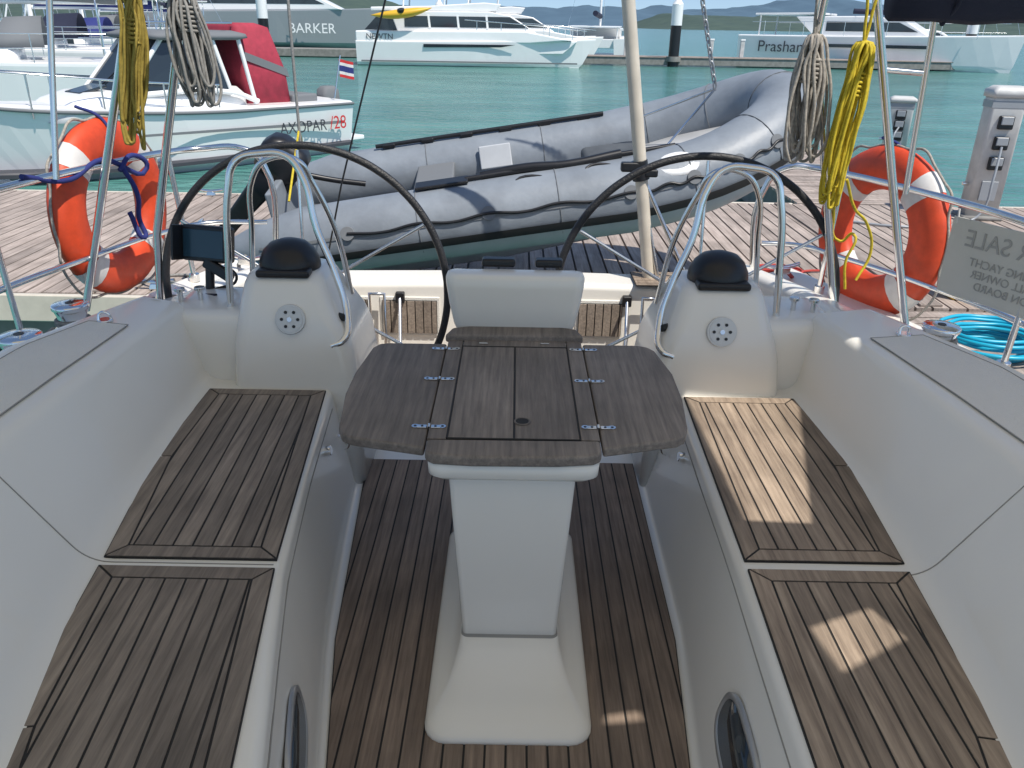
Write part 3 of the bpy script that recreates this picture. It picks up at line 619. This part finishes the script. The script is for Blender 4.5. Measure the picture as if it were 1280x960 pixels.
tube('bow_bridle',[MW@Vector((1.0,-.45,.22)),bowp,MW@Vector((1.0,.45,.22))],.008,STEEL,ch,smooth=False)
# ================================================================== DOCKS
dk=empty('wooden_dock')
ZD=-.10
planks('main_decking',[(-16,5.45),(14,5.45),(14,9.12),(-16,9.12)],DOCKW,dk,z=ZD-.03,width=.125,gap=.018,ang=90,th=.03,base=False,jitter=.003)
planks('finger_decking',[(3.2,9.16),(5.0,9.16),(5.0,13.6),(3.2,13.6)],DOCKW,dk,z=ZD-.03,width=.125,gap=.018,ang=0,th=.03,base=False,jitter=.003)
planks('side_finger_decking',[(2.35,-3),(4.4,-3),(4.4,5.40),(2.35,5.40)],DOCKW,dk,z=ZD-.03,width=.125,gap=.018,ang=0,th=.03,base=False,jitter=.003)
for nm,c,s in(('main_float',(-1,7.285,-.36),(29.9,3.5,.44)),('finger_float',(4.1,11.4,-.36),(1.6,4.3,.44)),('side_float',(3.37,1.2,-.36),(1.85,8.2,.44))):
    box(nm,c,s,CONC,dk,bevel=.02)
for nm,c,s in(('fascia_near',(-7,5.42,-.20),(18.6,.05,.20)),('fascia_far',(-6.4,9.15,-.20),(19.1,.05,.20)),('fascia_side',(2.32,1.2,-.20),(.05,8.4,.20)),('fascia_near_r',(9.2,5.42,-.2),(9.5,.05,.2)),('fascia_far_r',(9.5,9.15,-.20),(8.9,.05,.20))):
    box(nm,c,s,CREAM,dk,bevel=.01)
for x in range(-15,14,3):
    box('dock_seam_timber_%d'%(x+20),(x,7.285,ZD+.008),(.16,3.6,.016),DOCKW,dk,bevel=.003)
def cleat(x,y,z,par,a=0):
    e=empty('dock_cleat',(x,y,z),(0,0,a));e.parent=par
    tube('horn',[(-.14,0,.07),(-.06,0,.055),(.06,0,.055),(.14,0,.07)],.016,STEEL,e);box('foot',(0,0,.025),(.10,.06,.05),STEEL,e,bevel=.01,taper=(.7,.7))
for x in(-9,-5.5,-2.6,1.9,6.5):cleat(x,5.58,ZD,dk)
for x in(-7,-3.4,.5,6.5):cleat(x,9.0,ZD,dk)
def pedestal(x,y,rot=0,h=1.32):
    e=empty('power_pedestal',(x,y,ZD),(0,0,rot))
    loft('post',[rrect(-.16,.16,-.12,.12,0,.03),rrect(-.16,.16,-.12,.12,h*.9,.03),rrect(-.16,.16,-.12,.12,h*.92,.03)],PED,e)
    loft('cap',[rrect(-.18,.18,-.14,.14,h*.92,.03),rrect(-.18,.18,-.14,.14,h*.97,.03),rrect(-.13,.13,-.09,.09,h,.03)],PED,e)
    loft('plinth',[rrect(-.2,.2,-.16,.16,0,.02),rrect(-.2,.2,-.16,.16,.04,.02)],CONC,e)
    for i,z in enumerate((.58,.78,.98)):
        box('socket_%d'%i,(0,-.135,z*h/1.32),(.14,.05,.13),BLACK,e,bevel=.012);box('socket_lid_%d'%i,(0,-.165,z*h/1.32+.02),(.11,.02,.08),GREYH,e,bevel=.008)
    box('lamp_band',(0,0,h*.87),(.328,.248,.07),GREYH,e,bevel=.005);box('meter',(0,-.125,.30),(.16,.02,.2),GREYH,e,bevel=.005)
    cyl('water_tap',(-.16,0,.35),(-.22,0,.35),.02,STEEL,e)
    tube('shore_cable',[(0,-.18,.75*h/1.32),(-.05,-.30,.45),(-.1,-.32,.1),(-.3,-.4,.015),(-.9,-.7,.015),(-1.6,-.5,.015)],.012,GREYH,e)
    return e
pedestal(4.92,8.55,rad(-8));pedestal(5.55,12.2,rad(-20),.95)
he=empty('coiled_hose',(2.93,4.62,ZD));S=[]
for i in range(9):
    pts=[];R=.20+.012*(i%5)*1.6+random.uniform(-.02,.02);ox,oy=random.uniform(-.03,.03),random.uniform(-.03,.03)
    for k in range(14):
        a=2*math.pi*k/14;pts.append(((R+random.uniform(-.012,.012))*1.15*math.cos(a)+ox,(R+random.uniform(-.012,.012))*math.sin(a)+oy,.015+.016*i+random.uniform(-.004,.004)))
    S.append(pts)
tube('coils',S,.012,CYAN,he,cyclic=True);tube('tail',[(.2,-.1,.02),(.5,-.2,.015),(.75,-.05,.015),(1.0,-.3,.015)],.012,CYAN,he)
re_=empty('red_line_coil',(2.05,6.1,ZD));S=[]
for i in range(6):
    R=.12+.02*(i%3);S.append([((R+random.uniform(-.02,.02))*1.3*math.cos(2*math.pi*k/10),(R+random.uniform(-.02,.02))*math.sin(2*math.pi*k/10),.012+.012*i) for k in range(10)])
tube('coils',S,.010,RROPE,re_,cyclic=True);tube('tail',[(.1,.1,.02),(.5,.2,.015),(.6,-.2,.015),(-.1,-.5,.015)],.01,RROPE,re_)
yb_=empty('yellow_dock_box',(3.35,5.75,ZD));box('body',(0,0,.09),(.26,.22,.18),YEL,yb_,bevel=.02);box('lid',(0,0,.19),(.28,.24,.03),YEL,yb_,bevel=.01);tube('handle',[(-.08,0,.2),(-.06,0,.25),(.06,0,.25),(.08,0,.2)],.008,BLACK,yb_)
fd=empty('dock_fender',(1.95,5.50,-.25));rr=[]
for z,r in((-.3,.02),(-.27,.07),(-.2,.1),(.1,.1),(.17,.07),(.2,.02)):rr.append([(r*math.cos(2*math.pi*k/16),r*math.sin(2*math.pi*k/16)-.15,z) for k in range(16)])
loft('body',rr,BOATW,fd);tube('lanyard',[(0,-.15,.2),(0,-.05,.3)],.006,BROPE,fd)
# ================================================================== OTHER BOATS
def hull(name,L,B,zk,zd,parent,m,transom=.85,sheer=.25,rake=.5,bow=2.0,n=18,y0=0,zw=None):
    rr=[];zw=zk+.25*(zd-zk) if zw is None else zw
    for i in range(n+1):
        t=i/n;w=B/2*(transom+(1-transom)*math.sin(min(t/.4,1)*math.pi/2))*max(.012,1-max(0,(t-.4)/.6)**bow)
        ww=w*(.86-.4*max(0,t-.5));x=-L/2+L*t;lo_=-rake*max(0,t-.3)**2/.49;z1=zd+sheer*t*t
        rr.append([(x+lo_*1.2,y0,zk),(x+lo_,y0+ww*.9,zw-.05),(x+lo_*.8,y0+ww,zw+.1),(x,y0+w,z1-.06),(x,y0+w,z1),(x,y0+w*.93,z1+.03),(x,y0,z1+.05),(x,y0-w*.93,z1+.03),(x,y0-w,z1),(x,y0-w,z1-.06),(x+lo_*.8,y0-ww,zw+.1),(x+lo_,y0-ww*.9,zw-.05)])
    return loft(name,rr,m,parent,bevel=0,smooth=False)
WZ=-.60
def motorcat(loc,rotz,L,B,name='motor_catamaran',label=None):
    e=empty(name,(loc[0],loc[1],WZ),(0,0,rotz));k=L/13.9
    for s in(-1,1):hull('hull_%s'%('port' if s>0 else 'starboard'),L,B*.30,-.3,1.30*k,e,BOATW,.9,.25*k,.9,2.4,y0=s*B*.36)
    prism('bridgedeck',[(-L*.49,.55*k),(L*.36,.75*k),(L*.42,1.45*k),(-L*.49,1.38*k)],-B*.45,B*.45,BOATW,e,.05)
    prism('topsides_upper',[(-L*.5,1.2*k),(L*.22,1.3*k),(L*.40,1.50*k),(L*.20,1.95*k),(-L*.5,1.85*k)],-B*.49,B*.49,BOATW,e,.08)
    for s in(-1,1):
        y=s*B*.512
        prism('hull_window',[(-L*.22,1.02*k),(L*.10,1.08*k),(L*.16,1.22*k),(-L*.22,1.20*k)],y-.02,y+.02,GLASS,e,.0)
        prism('hull_stripe',[(-L*.48,.22*k),(L*.42,.22*k),(L*.42,.30*k),(-L*.48,.30*k)],s*B*.50-.02,s*B*.50+.02,GREYC,e,0)
    cab=[(-L*.33,1.8*k),(L*.25,1.85*k),(L*.14,2.75*k),(L*.05,2.95*k),(-L*.36,2.9*k)]
    prism('saloon',cab,-B*.40,B*.40,BOATW,e,.06)
    prism('saloon_windows',[(-L*.30,2.08*k),(L*.215,2.1*k),(L*.135,2.68*k),(-L*.30,2.66*k)],-B*.404,B*.404,GLASS,e,.0)
    for x in(-.20,-.08,.04):prism('window_mullion',[(L*x,2.05*k),(L*x+.12,2.05*k),(L*x+.05,2.7*k),(L*x-.07,2.7*k)],-B*.407,B*.407,BOATW,e,0)
    prism('flybridge',[(-L*.44,2.9*k),(L*.08,2.96*k),(L*.10,3.35*k),(L*.03,3.42*k),(-L*.20,3.2*k),(-L*.44,3.1*k)],-B*.37,B*.37,BOATW,e,.06)
    prism('hardtop',[(-L*.34,4.25*k),(-L*.02,4.3*k),(L*.02,4.42*k),(-L*.34,4.42*k)],-B*.30,B*.30,BOATW,e,.04)
    for x in(-.31,-.04):
        for s in(-1,1):tube('hardtop_post',[(L*x,s*B*.28,3.0*k),(L*x+.1,s*B*.28,4.3*k)],.05,BOATW,e)
    for s in(-1,1):
        y=s*B*.47
        tube('bow_rail',[[(-L*.05,y,2.5*k),(L*.30,y,2.2*k),(L*.46,y*.8,2.0*k)]]+[[(L*x,y*(1 if x<.35 else .85),1.5*k),(L*x,y*(1 if x<.35 else .85),2.42*k-.9*k*max(0,x-.0)*.9)] for x in(.0,.1,.2,.3,.4)],.022,STEEL,e)
    prism('aft_cockpit_shade',[(-L*.47,1.9*k),(-L*.33,1.9*k),(-L*.33,2.85*k),(-L*.40,2.85*k)],-B*.36,B*.36,GLASS,e,0)
    if label:text('hull_lettering',label,.42*k,(-L*.40,-B*.50,1.55*k),(rad(90),0,0),DARKT,e)
    return e
motorcat((-2.45,53.2),rad(1.5),13.9,6.4,label='NEWTN')
motorcat((-1.0,64),rad(2),14,6,label=None)
def sailcat(loc,rotz,L,B,label=None):
    e=empty('sailing_catamaran',(loc[0],loc[1],WZ),(0,0,rotz));k=L/14
    for s in(-1,1):
        hull('hull',L,B*.26,-.3,1.5*k,e,BOATW,.8,.2*k,.4,2.4,y0=s*B*.37)
        y=s*B*.50+.0
        prism('hull_window',[(-L*.15,1.0*k),(L*.2,1.02*k),(L*.2,1.18*k),(-L*.15,1.16*k)],y-.02,y+.02,GLASS,e,0)
    prism('bridgedeck',[(-L*.47,.7*k),(L*.20,.8*k),(L*.24,1.55*k),(-L*.47,1.52*k)],-B*.42,B*.42,BOATW,e,.05)
    prism('saloon',[(-L*.22,1.5*k),(L*.20,1.55*k),(L*.10,2.35*k),(-L*.02,2.55*k),(-L*.30,2.5*k)],-B*.33,B*.33,BOATW,e,.08)
    prism('saloon_windows',[(-L*.18,1.78*k),(L*.15,1.8*k),(L*.08,2.25*k),(-L*.18,2.27*k)],-B*.334,B*.334,GLASS,e,0)
    prism('cockpit_hardtop',[(-L*.46,2.55*k),(-L*.2,2.6*k),(-L*.2,2.7*k),(-L*.46,2.65*k)],-B*.33,B*.33,BOATW,e,.03)
    for s in(-1,1):
        tube('hardtop_leg',[(-L*.44,s*B*.30,1.5*k),(-L*.44,s*B*.30,2.6*k)],.05,BOATW,e)
        tube('lifelines',[[(-L*.45,s*B*.47,2.2*k),(L*.44,s*B*.42,2.3*k)]]+[[(L*x,s*B*.47,1.5*k),(L*x,s*B*.47,2.25*k)] for x in(-.4,-.25,-.1,.05,.2,.35)],.018,STEEL,e)
    tube('mast',[(L*.08,0,1.5*k),(L*.06,0,18*k)],.10,BOATW,e);tube('boom_and_sail_bag',[(L*.06,0,3.6*k),(-L*.38,0,3.8*k)],.22,NAVY,e)
    tube('shrouds',[[(L*.07,0,16*k),(-L*.02,s*B*.46,1.6*k)] for s in(-1,1)]+[[(L*.07,0,16*k),(L*.48,0,1.7*k)]],.012,STEEL,e)
    if label:text('hull_lettering',label,.8*k,(-L*.31,-B*.503,.95*k),(rad(90),0,0),DARKT,e)
    return e
sailcat((25.0,60.5),rad(-30),17.5,8.0,'Prashanti')
sailcat((7.2,78),rad(80),12,6.5)
sailcat((34,75),rad(-10),14,7)
gy=empty('grey_motor_yacht',(-20.5,76,WZ),(0,0,rad(5)))
hull('hull',22,5,-.3,2.9,gy,GREYH,.9,.6,1.6,2.2);prism('superstructure',[(-9,2.9),(5.5,3.2),(2.5,4.6),(-8,4.7)],-2.0,2.0,BOATW,gy,.1)
prism('windows',[(-7,3.5),(4,3.6),(2.4,4.3),(-7,4.3)],-2.02,2.02,GLASS,gy,0);prism('flybridge',[(-8,4.7),(1,4.7),(.2,5.3),(-8,5.1)],-1.8,1.8,BOATW,gy,.1)
text('hull_lettering','BARKER',1.1,(2.9,-2.54,1.7),(rad(90),0,0),BOATW,gy)
ky=empty('yellow_kayak',(-6.6,49.75,2.15),(0,rad(-7),rad(4)));rr=[]
for i in range(13):
    t=-1+2*i/12;w=.36*max(.03,(1-abs(t)**2.2));rr.append([(t*1.75,w*math.cos(2*math.pi*k/14),w*.7*math.sin(2*math.pi*k/14)+.12*t*t) for k in range(14)])
loft('kayak_hull',rr,YEL,ky);cyl('kayak_cockpit',(0,-.2,.1),(0,-.25,.24),.2,BLACK,ky)
mb=empty('sport_motorboat',(-5.95,14.15,WZ),(0,0,rad(232)));mb.scale=(.82,.82,.88)
hull('hull',8.0,2.7,-.35,1.02,mb,BOATW,.92,.32,1.0,2.3,n=22)
hull('boot_stripe',7.9,2.62,-.36,.20,mb,DARKT,.92,.0,1.0,2.3,n=22,zw=.02)
for s in(-1,1):
    prism('side_stripe',[(-3.6,.62),(1.2,.72),(1.2,.76),(-3.6,.68)],s*1.335-.012,s*1.335+.012,GREYC,mb,0)
    tube('gunwale_rub',[(-4,s*1.26,1.0),(-2,s*1.352,1.02),(0,s*1.35,1.05),(1.5,s*1.12,1.12),(2.8,s*.70,1.2),(3.9,s*.08,1.33)],.03,GREYC,mb)
    tube('bow_rail',[[(-.6,s*1.22,1.5),(1.2,s*1.10,1.62),(2.6,s*.72,1.75),(3.8,s*.12,1.85)]]+[[(x,s*w,1.08),(x,s*w,z)] for x,w,z in((-.5,1.25,1.5),(.6,1.2,1.58),(1.7,1.02,1.66),(2.8,.66,1.76),(3.7,.18,1.84))],.018,STEEL,mb)
loft('cabin_trunk',[[(x,y,z) for x,y,_ in rrect(a,b,-w,w,0,.3,5)] for z,a,b,w in((1.0,-1.5,2.6,.95),(1.3,-1.5,2.1,.88),(1.42,-1.4,1.7,.78))],BOATW,mb)
box('deck_hatch',(1.5,0,1.45),(.55,.6,.05),GLASS,mb,bevel=.02,rot=(0,rad(12),0))
def quad(nm,a,b,c,d,m,th=.02):return mesh(nm,[a,b,c,d],[(0,1,2,3)],m,mb,solid=th)
quad('windshield_front',(1.15,-.80,1.38),(1.15,.80,1.38),(.25,.70,2.28),(.25,-.70,2.28),GLASS)
for s in(-1,1):
    quad('windshield_side',(1.12,s*.84,1.38),(-.95,s*.98,1.36),(-.75,s*.84,2.28),(.22,s*.74,2.28),GLASS)
    tube('pillars',[[(1.18,s*.83,1.36),(.22,s*.73,2.32)],[(-1.0,s*.99,1.3),(-.75,s*.85,2.32)],[(.1,s*.92,1.36),(-.1,s*.8,2.32)],[(-1.55,s*.98,1.1),(-1.35,s*.86,2.34)]],.045,BOATW,mb)
    tube('sill',[(1.18,s*.83,1.37),(-1.0,s*.99,1.34),(-1.6,s*1.0,1.15)],.05,BOATW,mb)
tube('wipers',[[(1.17,-.3,1.40),(.75,.05,1.82)],[(1.17,.3,1.40),(.75,.6,1.82)]],.012,BLACK,mb)
loft('hardtop',[[(x,y,z+(-.05*y*y)) for x,y,_ in rrect(a,b,-w,w,0,.22,5)] for z,a,b,w in((2.30,-1.5,.42,.90),(2.34,-1.62,.55,.98),(2.40,-1.6,.50,.96),(2.44,-1.4,.3,.8))],GREYC,mb)
tube('roof_rack',[[(-1.5,-.5,2.55),(.3,-.5,2.55)],[(-1.5,.5,2.55),(.3,.5,2.55)]],.02,STEEL,mb)
loft('console_cover',[[(x,y,z) for x,y,_ in rrect(a,b,-w,w,0,.12,4)] for z,a,b,w in((1.05,-2.7,-1.55,.72),(1.7,-2.62,-1.5,.72),(2.48,-2.35,-1.5,.62),(2.56,-2.1,-1.55,.5))],REDC,mb)
prism('cover_stripe',[(-2.66,1.55),(-1.56,1.9),(-1.56,2.05),(-2.60,1.72)],-.735,.735,GREYC,mb,0)
box('aft_sunbed',(-3.0,0,1.12),(.7,1.6,.18),GREYC,mb,bevel=.05)
box('swim_platform',(-4.15,0,.25),(.55,2.2,.10),BOATW,mb,bevel=.03)
o2=empty('outboard_motor');o2.parent=mb;o2.location=(-4.3,.0,.85)
loft('cowl',[[(x,y,z) for x,y,_ in rrect(-a,a,-b,b,0,.1,4)] for z,a,b in((-.1,.20,.17),(.1,.26,.2),(.35,.24,.18),(.43,.16,.13))],GREYC,o2);box('leg',(0,0,-.6),(.22,.14,1.1),GREYC,o2,bevel=.03)
text('hull_lettering','AXOPAR',.32,(-2.45,1.36,.62),(rad(90),0,rad(180)),DARKT,mb);text('hull_numeral','/28',.38,(-3.42,1.36,.64),(rad(90),0,rad(180)),REDT,mb)
fl=empty('flag',(-3.75,.9,1.1));fl.parent=mb
tube('staff',[(0,0,0),(-.25,0,.85)],.015,STEEL,fl)
for i,(z,h,m) in enumerate(((0,.06,REDT),(.06,.06,WHITEF),(.12,.12,BLUE),(.24,.06,WHITEF),(.30,.06,REDT))):
    vs=[];fs=[]
    for k in range(7):
        x=-.20-.07*k;y=.03*math.sin(k*1.1)
        vs+=[(x,y,.42+z-.012*k),(x,y,.42+z+h-.012*k)]
    for k in range(6):fs.append((2*k,2*k+1,2*k+3,2*k+2))
    mesh('cloth_%d'%i,vs,fs,m,fl)
def sailboat(loc,rotz,L,m=BOATW,cover=NAVY,H=None):
    e=empty('sailboat',(loc[0],loc[1],WZ),(0,0,rotz));B=L*.31;H=H or L*1.35
    hull('hull',L,B,-.3,L*.095+.25,e,m,.75,.3,.9,1.9,zw=.02);zd=L*.095+.3
    hull('boot_stripe',L*.985,B*.96,-.32,.10,e,BLUE,.75,.0,.9,1.9)
    loft('coachroof',[[(x,y,z) for x,y,_ in rrect(a,b,-w,w,0,.25,5)] for z,a,b,w in((zd-.05,-L*.12,L*.27,B*.30),(zd+.3,-L*.12,L*.22,B*.27),(zd+.38,-L*.10,L*.18,B*.22))],BOATW,e)
    for s in(-1,1):
        prism('coach_window',[(-L*.08,zd+.08),(L*.14,zd+.10),(L*.12,zd+.22),(-L*.08,zd+.24)],s*B*.29-.03,s*B*.29+.03,GLASS,e,0)
        st=[[(L*x,s*B*w,zd-.05),(L*x,s*B*w,zd+.6)] for x,w in((-.45,.36),(-.3,.45),(-.15,.48),(0,.48),(.15,.44),(.3,.32),(.43,.14))]
        for dz in(.6,.3):st.append([(L*x,s*B*w,zd+dz) for x,w in((-.45,.36),(-.3,.45),(-.15,.48),(0,.48),(.15,.44),(.3,.32),(.43,.14))])
        for q in st:tube('lifeline',q,.012,STEEL,e,smooth=False,res=1)
        tube('shroud',[[(L*.06,0,H),(L*.03,s*B*.47,zd)],[(L*.06,0,H*.55),(L*.0,s*B*.45,zd)],[(L*.06,0,H*.75),(L*.06,s*B*.3,H*.5),(L*.03,s*B*.46,zd)]],.009,STEEL,e,smooth=False,res=1)
    tube('mast',[(L*.06,0,zd),(L*.05,0,H)],.085,BOATW,e);tube('boom',[(L*.05,0,zd+1.25),(-L*.33,0,zd+1.3)],.07,BOATW,e);tube('sail_cover',[(L*.04,0,zd+1.42),(-L*.15,0,zd+1.42),(-L*.32,0,zd+1.38)],.15,cover,e)
    tube('stays',[[(L*.05,0,H),(L*.48,0,zd+.3)],[(L*.05,0,H),(-L*.49,0,zd)]],.012,STEEL,e,smooth=False,res=1);tube('furled_genoa',[(L*.46,0,zd+.5),(L*.08,0,H*.93)],.07,BOATW,e)
    loft('sprayhood',[[(x,B*.28*math.cos(a),zd+.3+h*math.sin(a)) for a in[math.pi*k/10 for k in range(11)]] for x,h in((-L*.06,.15),(-L*.10,.62),(-L*.17,.66))],cover,e,closed=False,cap=False,solid=.02)
    tube('bimini_hoops',[[(-L*x,-B*.3,zd+.1),(-L*x,-B*.28,zd+1.5),(-L*x,B*.28,zd+1.5),(-L*x,B*.3,zd+.1)] for x in(.28,.40)],.018,STEEL,e);box('bimini',(-L*.34,0,zd+1.62),(L*.16,B*.56,.04),BOATW,e,bevel=.02)
    tube('steering_wheel_rim',ring_pts((-L*.36,0,zd+.7),.45,(0,1,0),(0,0,1),16),.02,STEEL,e,cyclic=True)
    tube('hanging_fender',[(-L*.1,-B*.52,zd-.2),(-L*.1,-B*.52,zd-.75)],.11,NAVY,e);tube('hanging_fender',[(L*.12,B*.48,zd-.2),(L*.12,B*.48,zd-.75)],.11,NAVY,e)
    return e
sailboat((-13.0,20.0),rad(205),11,cover=GREYC)
sailboat((-15.0,25.5),rad(198),12.0)
sailboat((-16.8,31.5),rad(192),11,cover=BLUE)
sailboat((-19.5,38),rad(190),12,cover=GREYC)
sailboat((-22,46),rad(200),13)
sailboat((-27,58),rad(185),12,cover=BLUE)
sailboat((-34,70),rad(190),14)
fp=empty('distant_pontoon')
box('deck',(12,56.2,-.30),(34,2.4,.45),CONC,fp,bevel=.03);box('deck_timber',(12,56.2,-.06),(34,2.5,.04),DOCKW,fp,bevel=.0);box('left_deck',(-24,61,-.30),(40,2.4,.5),CONC,fp,bevel=.03)
def pile(x,y,h=4.2,r=.33):
    e=empty('mooring_pile',(x,y,-1.5));cyl('shaft',(0,0,0),(0,0,h+.1),r,BLACK,e,n=24);cyl('white_sleeve',(0,0,h+.1),(0,0,h+1.3),r*1.04,BOATW,e,n=24);cyl('cone_cap',(0,0,h+1.3),(0,0,h+1.75),r*1.06,BOATW,e,r1=.03,n=24,bevel=0);cyl('pile_collar',(0,0,1.2),(0,0,1.5),r*1.4,CONC,e)
pile(9.9,55.0,3.2);pile(-16.6,57,3.2);pile(30,58,3.0);pile(-6.2,69,3.2,.3)
for x in(7,12.5,14.5):
    s=empty('distant_power_pedestal',(x,56.2,-.04));box('post',(0,0,.5),(.25,.2,1.0),PED,s,bevel=.02);box('cap',(0,0,1.05),(.3,.25,.1),BOATW,s,bevel=.02)
# ================================================================== WATER, HILLS, SKY
def water_mat():
    m=bpy.data.materials.new('sea_water');m.use_nodes=True;nt=m.node_tree;n=nt.nodes;l=nt.links;b=n['Principled BSDF']
    b.inputs['Roughness'].default_value=.10;b.inputs['IOR'].default_value=1.33
    tc=n.new('ShaderNodeTexCoord');mp=n.new('ShaderNodeMapping');mp.inputs['Scale'].default_value=(.6,1.3,1);l.new(tc.outputs['Object'],mp.inputs[0])
    t=n.new('ShaderNodeTexNoise');t.inputs['Scale'].default_value=.35;t.inputs['Detail'].default_value=5;l.new(mp.outputs[0],t.inputs[0])
    r=n.new('ShaderNodeValToRGB');r.color_ramp.elements[0].color=(.048,.175,.152,1);r.color_ramp.elements[1].color=(.10,.27,.235,1);r.color_ramp.elements[0].position=.35;r.color_ramp.elements[1].position=.65
    l.new(t.outputs[0],r.inputs[0]);l.new(r.outputs[0],b.inputs['Base Color'])
    t2=n.new('ShaderNodeTexNoise');t2.inputs['Scale'].default_value=2.2;t2.inputs['Detail'].default_value=6;t2.inputs['Distortion'].default_value=.4;l.new(mp.outputs[0],t2.inputs[0])
    bp=n.new('ShaderNodeBump');bp.inputs['Strength'].default_value=.9;bp.inputs['Distance'].default_value=.16;l.new(t2.outputs[0],bp.inputs['Height']);l.new(bp.outputs[0],b.inputs['Normal'])
    return m
W=6000
mesh('water',[(-W,-W,WZ),(W,-W,WZ),(W,W,WZ),(-W,W,WZ)],[(0,1,2,3)],water_mat())
from mathutils import noise as NZ
def ridge(name,y,x0,x1,hf,m,depth=500,n=160):
    rr=[]
    for j in range(9):
        f=j/8;row=[]
        for i in range(n+1):
            x=x0+(x1-x0)*i/n;h=hf(x)*math.sin(min(1,f*1.0)*math.pi/2)
            h*=1+.10*NZ.noise(Vector((x*.02,f*3,1)));ed=min(1,min(i,n-i)/8)
            row.append((x,y+depth*f+25*NZ.noise(Vector((x*.01,f,5))),WZ-1+max(0,h*ed)))
        rr.append(row)
    return loft(name,rr,m,closed=False,cap=False,smooth=True)
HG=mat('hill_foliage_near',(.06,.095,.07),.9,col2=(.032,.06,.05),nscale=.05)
HB=mat('far_hill_haze_blue',(.075,.135,.19),.95,col2=(.055,.105,.155),nscale=.01)  # distance haze put into the blue base colour of the far ridge
hl=empty('hills')
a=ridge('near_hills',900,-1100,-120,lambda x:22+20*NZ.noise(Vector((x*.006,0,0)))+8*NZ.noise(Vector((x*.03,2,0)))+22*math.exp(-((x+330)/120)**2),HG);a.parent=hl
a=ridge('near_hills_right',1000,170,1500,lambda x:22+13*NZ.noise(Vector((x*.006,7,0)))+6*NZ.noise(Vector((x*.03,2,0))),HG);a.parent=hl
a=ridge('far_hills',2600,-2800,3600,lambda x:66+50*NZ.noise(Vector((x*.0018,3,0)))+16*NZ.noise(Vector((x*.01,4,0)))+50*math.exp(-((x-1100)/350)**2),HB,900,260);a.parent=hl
w=bpy.data.worlds.new('World');sc.world=w;w.use_nodes=True;nt=w.node_tree
bg=nt.nodes['Background'];sk=nt.nodes.new('ShaderNodeTexSky');sk.sky_type='NISHITA';sk.sun_disc=False
D=Vector((-.42,.42,-1)).normalized()
sk.sun_elevation=math.asin(-D.z);sk.sun_rotation=math.atan2(-D.x,-D.y);sk.air_density=1.0;sk.dust_density=.3;sk.ozone_density=1.2
tcw=nt.nodes.new('ShaderNodeTexCoord');av=nt.nodes.new('ShaderNodeVectorMath');av.operation='ADD';av.inputs[1].default_value=(0,0,.12);nv=nt.nodes.new('ShaderNodeVectorMath');nv.operation='NORMALIZE'
nt.links.new(tcw.outputs['Generated'],av.inputs[0]);nt.links.new(av.outputs[0],nv.inputs[0]);nt.links.new(nv.outputs[0],sk.inputs[0])
nt.links.new(sk.outputs[0],bg.inputs[0]);bg.inputs[1].default_value=.145
sl=bpy.data.lights.new('sun','SUN');sl.energy=5.0;sl.angle=rad(.53);sl.color=(1,.945,.86);so=bpy.data.objects.new('sun',sl);COL.objects.link(so);so.rotation_mode='QUATERNION';so.rotation_quaternion=D.to_track_quat('-Z','Y')
cd=bpy.data.cameras.new('camera');cd.sensor_width=36;cd.lens=36*1000/1280;cd.clip_start=.05;cd.clip_end=12000
co=bpy.data.objects.new('camera',cd);COL.objects.link(co)
co.matrix_world=Matrix.Translation((0,0,1.7))@Matrix.Rotation(rad(90-24.2),4,'X')@Matrix.Rotation(rad(1.0),4,'Z')
sc.camera=co
sc.view_settings.view_transform='Standard';sc.view_settings.look='None';sc.view_settings.exposure=0
